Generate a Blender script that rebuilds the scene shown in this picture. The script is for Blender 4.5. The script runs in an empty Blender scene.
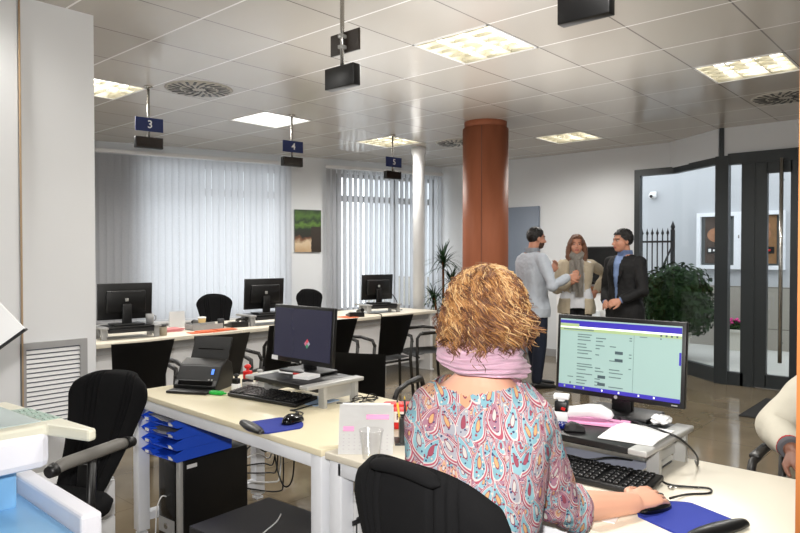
import bpy, bmesh, math, random
from mathutils import Vector, Matrix, noise
random.seed(7)
C = bpy.context.scene.collection
V = Vector
R = math.radians
PI = math.pi

# ------------------------------------------------------------------ materials
MATS = {}
def lin(c):
    return tuple((x/12.92 if x <= .04045 else ((x+.055)/1.055)**2.4) for x in c)

def mat(name, rgb, rough=.5, metal=0., spec=.5, var=.06, nscale=18., bump=0., bscale=120., trans=0., emit=None, estr=0., coat=0., sheen=0., srgb=True, alpha=1.):
    if name in MATS: return MATS[name]
    m = bpy.data.materials.new(name); m.use_nodes = True
    nt = m.node_tree; b = nt.nodes['Principled BSDF']
    col = lin(rgb) if srgb else rgb
    tc = nt.nodes.new('ShaderNodeTexCoord')
    nz = nt.nodes.new('ShaderNodeTexNoise'); nz.inputs['Scale'].default_value = nscale; nz.inputs['Detail'].default_value = 3
    nt.links.new(tc.outputs['Object'], nz.inputs['Vector'])
    mx = nt.nodes.new('ShaderNodeMix'); mx.data_type = 'RGBA'
    mx.inputs[6].default_value = tuple(max(0, c*(1-var)) for c in col)+(1,)
    mx.inputs[7].default_value = tuple(min(1, c*(1+var)) for c in col)+(1,)
    nt.links.new(nz.outputs['Fac'], mx.inputs[0]); nt.links.new(mx.outputs[2], b.inputs['Base Color'])
    b.inputs['Roughness'].default_value = rough; b.inputs['Metallic'].default_value = metal
    b.inputs['Specular IOR Level'].default_value = spec
    b.inputs['Transmission Weight'].default_value = trans
    b.inputs['Coat Weight'].default_value = coat
    b.inputs['Sheen Weight'].default_value = sheen
    if emit: 
        b.inputs['Emission Color'].default_value = lin(emit)+(1,); b.inputs['Emission Strength'].default_value = estr
    if bump:
        n2 = nt.nodes.new('ShaderNodeTexNoise'); n2.inputs['Scale'].default_value = bscale; n2.inputs['Detail'].default_value = 4
        nt.links.new(tc.outputs['Object'], n2.inputs['Vector'])
        bp = nt.nodes.new('ShaderNodeBump'); bp.inputs['Strength'].default_value = bump; bp.inputs['Distance'].default_value = .01
        nt.links.new(n2.outputs['Fac'], bp.inputs['Height']); nt.links.new(bp.outputs['Normal'], b.inputs['Normal'])
    MATS[name] = m
    return m

class NT:
    """tiny node helper for the hand-made materials"""
    def __init__(s, name):
        s.m = bpy.data.materials.new(name); s.m.use_nodes = True; s.nt = s.m.node_tree
        s.b = s.nt.nodes['Principled BSDF']; MATS[name] = s.m
    def n(s, t, **k):
        o = s.nt.nodes.new('ShaderNode'+t)
        for a, v in k.items(): setattr(o, a, v)
        return o
    def l(s, a, b): s.nt.links.new(a, b)
    def math(s, op, a, b=None, c=None):
        o = s.n('Math', operation=op)
        for i, v in enumerate((a, b, c)):
            if v is None: continue
            if isinstance(v, (int, float)): o.inputs[i].default_value = v
            else: s.l(v, o.inputs[i])
        return o.outputs[0]
    def mix(s, f, a, b):
        o = s.n('Mix', data_type='RGBA')
        for i, v in ((0, f), (6, a), (7, b)):
            if isinstance(v, (int, float)): o.inputs[i].default_value = v
            elif isinstance(v, tuple): o.inputs[i].default_value = lin(v)+(1,)
            else: s.l(v, o.inputs[i])
        return o.outputs[2]
    def ramp(s, f, stops, interp='LINEAR'):
        o = s.n('ValToRGB'); r = o.color_ramp; r.interpolation = interp
        while len(r.elements) < len(stops): r.elements.new(.5)
        for e, (p, c) in zip(r.elements, stops): e.position = p; e.color = lin(c)+(1,)
        s.l(f, o.inputs[0]); return o.outputs[0]

GX, GY, TS = 2.773, 2.906, .6     # ceiling grid origin and tile size
HC = 2.81
def ceiling_mat():
    t = NT('ceiling_tiles'); g = t.n('NewGeometry'); sp = t.n('SeparateXYZ'); t.l(g.outputs['Position'], sp.inputs[0])
    u = t.math('DIVIDE', t.math('SUBTRACT', sp.outputs[0], GX), TS); v = t.math('DIVIDE', t.math('SUBTRACT', sp.outputs[1], GY), TS)
    fu, fv = t.math('FRACT', u), t.math('FRACT', v)
    du = t.math('MINIMUM', fu, t.math('SUBTRACT', 1., fu)); dv = t.math('MINIMUM', fv, t.math('SUBTRACT', 1., fv))
    lu, lv = t.math('LESS_THAN', du, .0105), t.math('LESS_THAN', dv, .0085)
    cb = t.n('CombineXYZ'); t.l(t.math('FLOOR', u), cb.inputs[0]); t.l(t.math('FLOOR', v), cb.inputs[1])
    wn = t.n('TexWhiteNoise'); wn.noise_dimensions = '2D'; t.l(cb.outputs[0], wn.inputs['Vector'])
    base = t.mix(wn.outputs['Value'], (.75, .725, .69), (.785, .76, .725))
    c = t.mix(lv, base, (.52, .50, .48)); c = t.mix(lu, c, (.98, .97, .96))  # joint light and shade painted in: pale one way, shadow-dark the other
    t.l(c, t.b.inputs['Base Color']); t.b.inputs['Roughness'].default_value = .2
    t.b.inputs['Specular IOR Level'].default_value = .6
    h = t.math('SUBTRACT', 1., t.math('MAXIMUM', lu, lv))
    bp = t.n('Bump'); bp.inputs['Strength'].default_value = .3; bp.inputs['Distance'].default_value = .003
    t.l(h, bp.inputs['Height']); t.l(bp.outputs[0], t.b.inputs['Normal'])
    # slight per-tile tilt so that reflections break from tile to tile
    sb = t.n('VectorMath', operation='SUBTRACT'); t.l(wn.outputs['Color'], sb.inputs[0]); sb.inputs[1].default_value = (.5, .5, .5)
    ad = t.n('VectorMath', operation='MULTIPLY_ADD'); t.l(sb.outputs[0], ad.inputs[0]); ad.inputs[1].default_value = (.05, .05, 0); t.l(bp.outputs[0], ad.inputs[2])
    nm = t.n('VectorMath', operation='NORMALIZE'); t.l(ad.outputs[0], nm.inputs[0]); t.l(nm.outputs[0], t.b.inputs['Normal'])
    return t.m

def floor_mat():
    t = NT('polished_floor'); g = t.n('NewGeometry'); sp = t.n('SeparateXYZ'); t.l(g.outputs['Position'], sp.inputs[0])
    u, v = t.math('DIVIDE', sp.outputs[0], .6), t.math('DIVIDE', sp.outputs[1], .6)
    fu, fv = t.math('FRACT', u), t.math('FRACT', v)
    ln = t.math('MAXIMUM', t.math('LESS_THAN', fu, .008), t.math('LESS_THAN', fv, .008))
    nz = t.n('TexNoise'); nz.inputs['Scale'].default_value = 2.2; nz.inputs['Detail'].default_value = 6; t.l(g.outputs['Position'], nz.inputs['Vector'])
    c = t.ramp(nz.outputs['Fac'], [(.3, (.45, .405, .33)), (.7, (.54, .49, .41))])
    c = t.mix(ln, c, (.38, .34, .28)); t.l(c, t.b.inputs['Base Color'])
    t.b.inputs['Roughness'].default_value = .09; t.b.inputs['Specular IOR Level'].default_value = .6
    return t.m

def paisley_mat():
    """paisley print: bent teardrops with coloured rims over a fine floral ground"""
    t = NT('paisley_print'); tc = t.n('TexCoord'); O = tc.outputs['Object']
    sp = t.n('SeparateXYZ'); t.l(O, sp.inputs[0])
    u0 = t.math('MULTIPLY_ADD', sp.outputs[1], .7, sp.outputs[0]); v0 = sp.outputs[2]
    def const(f, stops): return t.ramp(f, stops, 'CONSTANT')
    def vor(scale, zs=1.):
        mp = t.n('Mapping'); mp.inputs['Scale'].default_value = (1, 1, zs); t.l(O, mp.inputs['Vector'])
        v = t.n('TexVoronoi'); v.inputs['Scale'].default_value = scale; t.l(mp.outputs[0], v.inputs['Vector'])
        sc = t.n('SeparateColor'); t.l(v.outputs['Color'], sc.inputs[0]); return v.outputs['Distance'], sc.outputs
    def drops(scale, sx, h, w_, off):
        cb = t.n('CombineXYZ'); t.l(t.math('MULTIPLY_ADD', u0, sx, off), cb.inputs[0]); t.l(v0, cb.inputs[1])
        v = t.n('TexVoronoi'); v.voronoi_dimensions = '2D'; v.inputs['Scale'].default_value = scale; v.inputs['Randomness'].default_value = .55; t.l(cb.outputs[0], v.inputs['Vector'])
        sb = t.n('VectorMath', operation='SUBTRACT'); t.l(cb.outputs[0], sb.inputs[0]); t.l(v.outputs['Position'], sb.inputs[1])
        s2 = t.n('SeparateXYZ'); t.l(sb.outputs[0], s2.inputs[0]); cc = t.n('SeparateColor'); t.l(v.outputs['Color'], cc.inputs[0])
        du = t.math('DIVIDE', s2.outputs[0], sx); dv = s2.outputs[1]
        an = t.math('MULTIPLY', t.math('SUBTRACT', cc.outputs[2], .5), 1.1); ca, sa = t.math('COSINE', an), t.math('SINE', an)
        x = t.math('SUBTRACT', t.math('MULTIPLY', du, ca), t.math('MULTIPLY', dv, sa)); y = t.math('ADD', t.math('MULTIPLY', du, sa), t.math('MULTIPLY', dv, ca))
        sg = t.math('SIGN', t.math('SUBTRACT', cc.outputs[1], .5)); b_ = t.math('DIVIDE', y, h); a_ = t.math('DIVIDE', x, w_)
        a_ = t.math('ADD', a_, t.math('MULTIPLY', sg, t.math('MULTIPLY', .75, t.math('MULTIPLY', b_, t.math('ABSOLUTE', b_)))))
        wd = t.math('MAXIMUM', t.math('MULTIPLY_ADD', b_, -.52, .62), .10)
        q = t.math('DIVIDE', a_, wd); return t.math('SQRT', t.math('ADD', t.math('MULTIPLY', q, q), t.math('MULTIPLY', b_, b_))), cc.outputs
    # ground
    d3, c3 = vor(120, .8); d4, c4 = vor(190)
    g1 = const(c3[0], [(0, (.72, .62, .66)), (.22, (.60, .68, .74)), (.42, (.70, .40, .48)), (.56, (.80, .74, .75)), (.80, (.54, .64, .72)), (.92, (.84, .60, .46))])
    g2 = const(c4[1], [(0, (.50, .26, .36)), (.4, (.80, .75, .76)), (.7, (.36, .48, .60))])
    c = t.mix(t.math('LESS_THAN', d4, .30), g1, g2)
    d2, c2 = vor(125)
    spot = const(c2[0], [(0, (.20, .28, .46)), (.4, (.62, .18, .30)), (.75, (.90, .85, .78))])
    isspot = t.math('LESS_THAN', d2, .34)
    def band(d, lo, hi, col, base): return t.mix(t.math('MULTIPLY', t.math('GREATER_THAN', d, lo), t.math('LESS_THAN', d, hi)), base, col)
    for scale, sx, h, w_, off in ((30, 1.4, .020, .015, 3.1), (14.5, 1.8, .044, .026, 0.)):
        d, cc = drops(scale, sx, h, w_, off)
        fill = const(cc[0], [(0, (.50, .72, .78)), (.36, (.70, .70, .74)), (.52, (.70, .48, .57)), (.68, (.56, .76, .81)), (.88, (.86, .64, .46))])
        core = const(cc[1], [(0, (.88, .66, .40)), (.35, (.66, .24, .34)), (.65, (.84, .82, .80))])
        c = band(d, 1.0, 1.10, (.84, .80, .80), c); c = band(d, 1.10, 1.22, (.62, .24, .36), c)
        body = t.mix(isspot, fill, spot)
        body = band(d, .86, 1.01, (.74, .24, .36), body); body = band(d, .76, .86, (.88, .85, .84), body)
        body = band(d, -1, .34, (.60, .22, .34), body); body = t.mix(t.math('LESS_THAN', d, .26), body, core)
        c = t.mix(t.math('LESS_THAN', d, 1.0), c, body)
    hs = t.n('HueSaturation'); hs.inputs['Saturation'].default_value = .88; hs.inputs['Value'].default_value = .66; t.l(c, hs.inputs['Color']); c = hs.outputs[0]
    t.l(c, t.b.inputs['Base Color']); t.b.inputs['Roughness'].default_value = .75; t.b.inputs['Specular IOR Level'].default_value = .2
    return t.m

def glass_mat(name='clear_glass', tint=(.96, .98, .98), refl=1.0):
    t = NT(name); nt = t.nt; out = nt.nodes['Material Output']
    tr = t.n('BsdfTransparent'); tr.inputs[0].default_value = tint+(1,)
    gl = t.n('BsdfGlossy'); gl.inputs['Roughness'].default_value = .02
    lw = t.n('LayerWeight'); lw.inputs[0].default_value = .5; fr_ = t.math('MULTIPLY_ADD', t.math('POWER', lw.outputs['Facing'], 5.), .45, .018)
    nz = t.n('TexNoise'); nz.inputs['Scale'].default_value = 3
    mx = t.n('MixShader'); t.l(t.math('MULTIPLY', fr_, t.math('MULTIPLY_ADD', nz.outputs['Fac'], .1, refl-.05)), mx.inputs[0]); t.l(tr.outputs[0], mx.inputs[1]); t.l(gl.outputs[0], mx.inputs[2])
    t.l(mx.outputs[0], out.inputs[0]); return t.m

def blind_mat():
    t = NT('blind_fabric'); out = t.nt.nodes['Material Output']
    tc = t.n('TexCoord'); nz = t.n('TexNoise'); nz.inputs['Scale'].default_value = 60; t.l(tc.outputs['Object'], nz.inputs['Vector'])
    c = t.mix(nz.outputs['Fac'], (.74, .745, .76), (.79, .795, .81))
    d = t.n('BsdfDiffuse'); tl = t.n('BsdfTranslucent'); t.l(c, d.inputs[0]); t.l(c, tl.inputs[0])
    mx = t.n('MixShader'); mx.inputs[0].default_value = .50; t.l(d.outputs[0], mx.inputs[1]); t.l(tl.outputs[0], mx.inputs[2]); t.l(mx.outputs[0], out.inputs[0])
    return t.m

def wood_mat(name, c1, c2, rough=.3, scale=6, axis=(6, 6, .5)):
    t = NT(name); tc = t.n('TexCoord'); mp = t.n('Mapping'); mp.inputs['Scale'].default_value = axis; t.l(tc.outputs['Object'], mp.inputs['Vector'])
    nz = t.n('TexNoise'); nz.inputs['Scale'].default_value = scale; nz.inputs['Detail'].default_value = 6; t.l(mp.outputs[0], nz.inputs['Vector'])
    t.l(t.ramp(nz.outputs['Fac'], [(.3, c1), (.7, c2)]), t.b.inputs['Base Color']); t.b.inputs['Roughness'].default_value = rough; t.b.inputs['Specular IOR Level'].default_value = .10
    return t.m

def stone_mat():
    t = NT('outside_stone'); tc = t.n('TexCoord'); mp = t.n('Mapping'); mp.inputs['Rotation'].default_value = (R(90), 0, R(90)); t.l(tc.outputs['Object'], mp.inputs['Vector'])
    bk = t.n('TexBrick'); bk.inputs['Scale'].default_value = 1; bk.inputs['Brick Width'].default_value = .62; bk.inputs['Row Height'].default_value = .24; bk.inputs['Mortar Size'].default_value = .008
    bk.inputs['Color1'].default_value = lin((.58, .565, .53))+(1,); bk.inputs['Color2'].default_value = lin((.63, .61, .58))+(1,); bk.inputs['Mortar'].default_value = lin((.44, .42, .39))+(1,)
    t.l(mp.outputs[0], bk.inputs['Vector']); t.l(bk.outputs[0], t.b.inputs['Base Color']); t.b.inputs['Roughness'].default_value = .8
    return t.m

def landscape_mat():
    # the garden path picture: green canopy above, dark trunks, pale path at the lower left
    t = NT('garden_photo'); tc = t.n('TexCoord'); sp = t.n('SeparateXYZ'); t.l(tc.outputs['Generated'], sp.inputs[0])
    nz = t.n('TexNoise'); nz.inputs['Scale'].default_value = 9; nz.inputs['Detail'].default_value = 4; t.l(tc.outputs['Object'], nz.inputs['Vector'])
    z = t.math('ADD', sp.outputs[2], t.math('MULTIPLY', t.math('SUBTRACT', nz.outputs['Fac'], .5), .35))
    c = t.ramp(z, [(0, (.72, .60, .46)), (.22, (.80, .72, .60)), (.32, (.45, .30, .2)), (.38, (.12, .11, .08)), (.55, (.10, .16, .08)), (.66, (.34, .48, .16)), (.74, (.10, .20, .07)), (.86, (.28, .42, .13)), (1, (.12, .22, .08))])
    x = t.math('ADD', sp.outputs[0], t.math('MULTIPLY', t.math('SUBTRACT', nz.outputs['Fac'], .5), .25))
    side = t.math('MULTIPLY', t.math('GREATER_THAN', x, .62), t.math('LESS_THAN', sp.outputs[2], .6))
    c = t.mix(side, c, (.17, .13, .09)); t.l(c, t.b.inputs['Base Color']); t.b.inputs['Roughness'].default_value = .5
    return t.m

def emis(name, rgb, s):
    if name in MATS: return MATS[name]
    return mat(name, rgb, rough=.4, emit=rgb, estr=s, var=.02)

M_ceil, M_floor, M_pais, M_glass, M_blind = ceiling_mat(), floor_mat(), paisley_mat(), glass_mat(), blind_mat()
M_stone, M_land = stone_mat(), landscape_mat()
M_wall = mat('wall_paint', (.86, .87, .88), .6, var=.02, nscale=3, bump=.03, bscale=200)
M_pillarw = mat('pillar_paint', (.88, .885, .89), .5, var=.02, nscale=3)
M_white = mat('white_laminate', (.90, .90, .90), .35, var=.02)
M_wmetal = mat('white_metal', (.90, .91, .93), .3, var=.02)
M_cream = mat('cream_desk_top', (.90, .86, .74), .35, var=.02, nscale=5)
M_cream2 = mat('pale_desk_top', (.90, .87, .80), .35, var=.02, nscale=5)
M_black = mat('black_plastic', (.045, .045, .05), .4, var=.1)
M_gloss = mat('black_gloss', (.04, .04, .045), .15, var=.05)
M_dark = mat('dark_grey_plastic', (.16, .16, .17), .45)
M_fab = mat('black_fabric', (.06, .06, .065), .9, spec=.15, bump=.15, bscale=600, var=.12, nscale=40)
M_grey = mat('grey_plastic', (.62, .62, .62), .4)
M_silver = mat('silver_plastic', (.70, .70, .69), .35, metal=.25)
M_steel = mat('steel', (.72, .71, .69), .25, metal=.9)
M_anth = mat('anthracite_metal', (.17, .19, .20), .35, metal=.1, var=.05)
M_copper = wood_mat('cherry_cladding', (.55, .33, .235), (.60, .365, .265), .5, 5, (2, 2, .4))
M_trimwood = wood_mat('oak_trim', (.66, .40, .22), (.74, .48, .28), .4)
M_oak = wood_mat('brown_shelf_wood', (.40, .24, .14), (.5, .32, .2), .4)
M_blue = mat('blue_plastic', (.14, .34, .86), .35, var=.05)
M_bluepad = mat('blue_mousepad', (.13, .20, .58), .8, bump=.1, bscale=700)
M_signblue = mat('sign_blue', (.10, .16, .36), .4)
M_signback = mat('sign_back_brown', (.20, .17, .15), .35)
M_paper = mat('white_paper', (.93, .93, .93), .8, var=.015)
M_pink = mat('pink_paper', (.93, .64, .80), .8)
M_red = mat('red_plastic', (.82, .12, .10), .35)
M_green = mat('green_plastic', (.10, .68, .24), .35)
M_orange = mat('orange_print', (.85, .42, .25), .7, var=.4, nscale=30)
M_redprint = mat('reddish_print', (.80, .52, .52), .7, var=.25, nscale=25)
M_yellow = mat('yellow_print', (.86, .74, .28), .6)
M_lip = mat('lip_skin', (.66, .36, .33), .5)
M_skin = mat('fair_skin', (.83, .62, .52), .5, var=.06, nscale=14, bump=.03, bscale=300)
M_skin2 = mat('tan_skin', (.77, .55, .45), .5, var=.06, nscale=14)
M_skin3 = mat('brown_skin', (.50, .33, .26), .5, var=.06, nscale=14)
M_eyew = mat('eye_white', (.62, .58, .55), .3)
M_eyed = mat('eye_dark', (.08, .06, .05), .2)
M_hdark = mat('dark_hair', (.07, .055, .05), .5, var=.3, nscale=60, bump=.5, bscale=150)
M_hbrown = mat('auburn_hair', (.40, .25, .16), .5, var=.35, nscale=50, bump=.5, bscale=120)
M_cA = mat('curl_brown', (.34, .205, .125), .5, var=.15)
M_cB = mat('curl_copper', (.47, .30, .175), .5, var=.15)
M_cC = mat('curl_gold', (.62, .44, .25), .5, var=.15)
M_cD = mat('curl_blond', (.76, .62, .43), .5, var=.12)
M_scarfp = mat('pink_scarf', (.90, .77, .84), .85, sheen=.3, bump=.25, bscale=90, var=.05, nscale=30)
M_scarfg = mat('grey_scarf', (.70, .68, .65), .9, var=.3, nscale=50, bump=.3, bscale=90)
M_shirtg = mat('light_grey_shirt', (.72, .75, .79), .8, var=.07, nscale=12, bump=.5, bscale=14)
M_beige = mat('beige_cardigan', (.74, .69, .60), .9, var=.08, nscale=25, bump=.4, bscale=16)
M_whitetop = mat('white_top', (.88, .89, .91), .8, bump=.3, bscale=14)
M_blazer = mat('black_blazer', (.055, .055, .065), .8, var=.12, bump=.4, bscale=12)
M_bshirt = mat('blue_shirt', (.48, .57, .74), .75, bump=.3, bscale=14)
M_jean = mat('dark_jeans', (.10, .13, .20), .85, var=.25, nscale=9, bump=.4, bscale=14)
M_trou = mat('dark_trousers', (.07, .07, .09), .85, bump=.3, bscale=14)
M_jack = mat('cream_jacket', (.80, .78, .72), .85, var=.05, bump=.5, bscale=12)
M_cuffr = mat('cuff_red', (.66, .12, .16), .85)
M_cuffg = mat('cuff_grey', (.36, .36, .38), .85)
M_leaf = mat('bush_leaf', (.12, .21, .085), .6, spec=.12, var=.5, nscale=7)
M_leaf2 = mat('palm_leaf', (.13, .23, .12), .45, var=.45, nscale=7)
M_terra = mat('planter_stone', (.80, .79, .75), .8)
M_flower = mat('magenta_flower', (.78, .18, .5), .6, var=.3)
M_render = mat('outside_render', (.70, .71, .725), .85, var=.02, nscale=2)
M_pave = mat('outside_paving', (.70, .70, .68), .8, var=.05, nscale=4)
M_mat_ = mat('doormat_pile', (.15, .15, .15), .95, bump=.3, bscale=500)
M_greyboard = mat('bluish_grey_board', (.50, .54, .60), .55, var=.03)
M_tray = mat('light_blue_tray', (.50, .70, .86), .3, var=.04)
M_cop = mat('copier_shell', (.89, .89, .92), .4, var=.02)
M_copc = mat('copier_cream', (.84, .83, .76), .45, var=.02)
M_lcd = mat('copier_display', (.70, .76, .76), .2)
M_grip = mat('armrest_grey', (.42, .41, .39), .5)
M_cup = glass_mat('clear_plastic', (.97, .97, .97), 1.6)
M_refl = mat('louvre_reflector', (.76, .745, .69), .3, metal=.4, var=.03)
M_tube = emis('fluorescent_tube', (1., .98, .92), 5.0)
M_diff = emis('light_diffuser', (1., 1., .98), 2.2)

# ------------------------------------------------------------------ mesh helpers
class B:
    def __init__(s): s.bm = bmesh.new(); s.mi = 0; s.new = []
    def F(s, vs):
        f = s.bm.faces.new(vs); s.new.append(f); return f
    def _fin(s, n0=0, smooth=None):
        for f in s.new:
            f.material_index = s.mi
            if smooth is not None: f.smooth = smooth
        s.new = []
    def box(s, c, d, rot=None, bev=0., seg=2):
        """box of full size d centred at c"""
        n0 = 0
        t = bmesh.new(); bmesh.ops.create_cube(t, size=1.)
        for v in t.verts: v.co = V((v.co.x*d[0], v.co.y*d[1], v.co.z*d[2]))
        if bev: bmesh.ops.bevel(t, geom=t.edges[:], offset=min(bev, min(d)*.45), segments=seg, affect='EDGES', profile=.5)
        s._merge(t, V(c), rot); s._fin(n0, bool(bev)); return s
    def _merge(s, t, loc, rot=None, M=None):
        if M is None:
            M = Matrix.Translation(loc)
            if rot is not None:
                M = M @ (rot if isinstance(rot, Matrix) else Matrix.Rotation(rot[2], 4, 'Z') @ Matrix.Rotation(rot[1], 4, 'Y') @ Matrix.Rotation(rot[0], 4, 'X'))
        mp = {}
        for v in t.verts: mp[v] = s.bm.verts.new(M @ v.co)
        for f in t.faces:
            try: s.F([mp[v] for v in f.verts])
            except ValueError: pass
        t.free()
    def tube(s, pts, rad, seg=10, cap=True, closed=False):
        n0 = 0; pts = [V(p) for p in pts]; n = len(pts)
        rr = rad if isinstance(rad, (list, tuple)) else [rad]*n
        rings = []; prev = None
        for i, p in enumerate(pts):
            if closed: d = pts[(i+1) % n]-pts[i-1]
            else: d = pts[min(i+1, n-1)]-pts[max(i-1, 0)]
            if d.length < 1e-9: d = V((0, 0, 1))
            d.normalize()
            if prev is None:
                a = V((0, 0, 1)) if abs(d.z) < .9 else V((1, 0, 0)); x = d.cross(a).normalized()
            else:
                x = (prev - d*prev.dot(d))
                x = x.normalized() if x.length > 1e-6 else d.orthogonal().normalized()
            prev = x; y = d.cross(x)
            r = rr[i]; rx, ry = (r if isinstance(r, tuple) else (r, r))
            rings.append([s.bm.verts.new(p+x*rx*math.cos(2*PI*k/seg)+y*ry*math.sin(2*PI*k/seg)) for k in range(seg)])
        m = n if closed else n-1
        for i in range(m):
            a, b = rings[i], rings[(i+1) % n]
            for k in range(seg): s.F((a[k], a[(k+1) % seg], b[(k+1) % seg], b[k]))
        if cap and not closed:
            caps = [s.F(rings[0][::-1]), s.F(rings[-1])]
        s._fin(n0, True)
        if cap and not closed:
            for f in caps: f.smooth = False
        return s
    def cyl(s, p0, p1, r0, r1=None, seg=16):
        n0 = 0; s.tube([p0, p1], [r0, r0 if r1 is None else r1], seg)
        return s
    def limb(s, pts, rad, seg=14):
        """closed tapered limb with rounded ends, for fused bodies"""
        s.tube(pts, rad, seg)
        for p, r in ((pts[0], rad[0]), (pts[-1], rad[-1])): s.ell(p, (r, r, r), seg=12)
        for p, r in list(zip(pts, rad))[1:-1]: s.ell(p, (r, r, r), seg=12)
        return s
    def ell(s, c, r, rot=None, seg=16):
        n0 = 0; t = bmesh.new()
        bmesh.ops.create_uvsphere(t, u_segments=seg, v_segments=max(6, seg*2//3), radius=1.)
        for v in t.verts: v.co = V((v.co.x*r[0], v.co.y*r[1], v.co.z*r[2]))
        s._merge(t, V(c), rot); s._fin(n0, True); return s
    def loft(s, secs, seg=20, right=V((1, 0, 0)), fwd=V((0, 1, 0)), cap=True, pw=1.):
        """secs: (centre, half width along right, half depth along fwd)"""
        n0 = 0; rings = []
        for c, a, b in secs:
            ring = []
            for k in range(seg):
                t = 2*PI*k/seg; ct, st = math.cos(t), math.sin(t)
                ct = math.copysign(abs(ct)**pw, ct); st = math.copysign(abs(st)**pw, st)
                ring.append(s.bm.verts.new(V(c)+right*a*ct+fwd*b*st))
            rings.append(ring)
        for a, b in zip(rings, rings[1:]):
            for k in range(seg): s.F((a[k], a[(k+1) % seg], b[(k+1) % seg], b[k]))
        if cap: s.F(rings[0][::-1]); s.F(rings[-1])
        s._fin(n0, True); return s
    def lathe(s, prof, c=(0, 0, 0), seg=24, cap=True):
        return s.loft([(V(c)+V((0, 0, z)), max(r, 1e-4), max(r, 1e-4)) for r, z in prof], seg, cap=cap)
    def prism(s, poly, z0, z1, M=None):
        """polygon in xy extruded from z0 to z1, then placed by matrix M"""
        n0 = 0; M = M or Matrix()
        a = [s.bm.verts.new(M @ V((x, y, z0))) for x, y in poly]; b = [s.bm.verts.new(M @ V((x, y, z1))) for x, y in poly]
        n = len(poly)
        s.F(a[::-1]); s.F(b)
        for k in range(n): s.F((a[k], a[(k+1) % n], b[(k+1) % n], b[k]))
        s._fin(n0, False); return s
    def quad(s, *p):
        n0 = 0; s.F([s.bm.verts.new(V(q)) for q in p]); s._fin(n0, False); return s
    def grid(s, fn, nu, nv, thick=0., closed_u=False, smooth=True):
        """surface fn(u,v)->point, u,v in 0..1"""
        n0 = 0
        vs = [[s.bm.verts.new(V(fn(i/nu, j/nv))) for j in range(nv+1)] for i in range(nu if closed_u else nu+1)]
        fs = []
        for i in range(nu):
            for j in range(nv):
                a, b = vs[i], vs[(i+1) % len(vs)]
                fs.append(s.F((a[j], b[j], b[j+1], a[j+1])))
        if thick: bmesh.ops.solidify(s.bm, geom=fs, thickness=thick)
        s._fin(n0, smooth); return s

def obj(name, b, mats, parent=None, inv=None, bev=0., smooth_angle=None):
    """link a B (or a ready mesh) as ONE mesh object; inv: world->parent matrix for meshes built in world coordinates"""
    if isinstance(b, B):
        me = bpy.data.meshes.new(name)
        bmesh.ops.recalc_face_normals(b.bm, faces=b.bm.faces[:]); b.bm.to_mesh(me); b.bm.free()
    else: me = b; me.name = name
    if not isinstance(mats, (list, tuple)): mats = [mats]
    for m in mats: me.materials.append(m)
    o = bpy.data.objects.new(name, me); C.objects.link(o)
    if inv is not None: me.transform(inv)
    if parent is not None: o.parent = parent
    if bev:
        md = o.modifiers.new('edge', 'BEVEL'); md.width = bev; md.segments = 2; md.limit_method = 'ANGLE'
    return o

def tag(o, label=None, cat=None, group=None, kind=None):
    for k, v in (('label', label), ('category', cat), ('group', group), ('kind', kind)):
        if v: o[k] = v
    return o
def thing(name, label, cat, loc=(0, 0, 0), rz=0., group=None):
    o = bpy.data.objects.new(name, None); C.objects.link(o); o.empty_display_size = .1
    o.location = loc; o.rotation_euler = (0, 0, rz)
    return tag(o, label, cat, group)
def M_of(o): return Matrix.Translation(o.location) @ Matrix.Rotation(o.rotation_euler.z, 4, 'Z')
def struct(name, b, m): return tag(obj(name, b, m), kind='structure')
def copy_tree(o, parent=None):
    c = o.copy(); C.objects.link(c)
    if parent is not None: c.parent = parent
    for ch in [x for x in C.objects if x.parent == o]: copy_tree(ch, c)
    return c
def dup(o, loc, rz, label, group=None):
    c = copy_tree(o); c.location = loc; c.rotation_euler = (0, 0, rz); c['label'] = label
    if group: c['group'] = group
    return c

def fuse(b, voxel, smooth=4, fac=.5):
    """fuse overlapping closed shapes into one continuous skin"""
    me = bpy.data.meshes.new('tmp'); bmesh.ops.recalc_face_normals(b.bm, faces=b.bm.faces[:]); b.bm.to_mesh(me); b.bm.free()
    o = bpy.data.objects.new('tmp', me); C.objects.link(o)
    r = o.modifiers.new('r', 'REMESH'); r.mode = 'VOXEL'; r.voxel_size = voxel; r.use_smooth_shade = True
    if smooth:
        q = o.modifiers.new('s', 'SMOOTH'); q.factor = fac; q.iterations = smooth
    dg = bpy.context.evaluated_depsgraph_get(); dg.update()
    out = bpy.data.meshes.new_from_object(o.evaluated_get(dg)); out.materials.clear()
    bpy.data.objects.remove(o); bpy.data.meshes.remove(me)
    for p in out.polygons: p.use_smooth = True
    return out

def ruffle(me, fn):
    nn = [v.normal.copy() for v in me.vertices]; cc = [v.co.copy() for v in me.vertices]
    me.vertices.foreach_set('co', [x for n_, c_ in zip(nn, cc) for x in (c_+n_*fn(c_))]); me.update(); return me

def text_b(s, size, M, depth=.001, align='CENTER'):
    cu = bpy.data.curves.new('t', 'FONT'); cu.body = s; cu.size = size; cu.align_x = align; cu.align_y = 'CENTER'; cu.extrude = depth; cu.offset = size*.012
    o = bpy.data.objects.new('t', cu); C.objects.link(o); dg = bpy.context.evaluated_depsgraph_get(); dg.update()
    me = bpy.data.meshes.new_from_object(o.evaluated_get(dg)); bpy.data.objects.remove(o); bpy.data.curves.remove(cu)
    me.transform(M); b = B(); b.bm.from_mesh(me); bpy.data.meshes.remove(me); return b

def frame_m(o, x, y, z=None):
    x, y = V(x).normalized(), V(y).normalized(); z = V(z).normalized() if z is not None else x.cross(y)
    return Matrix(((x.x, y.x, z.x, o[0]), (x.y, y.y, z.y, o[1]), (x.z, y.z, z.z, o[2]), (0, 0, 0, 1)))

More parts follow.
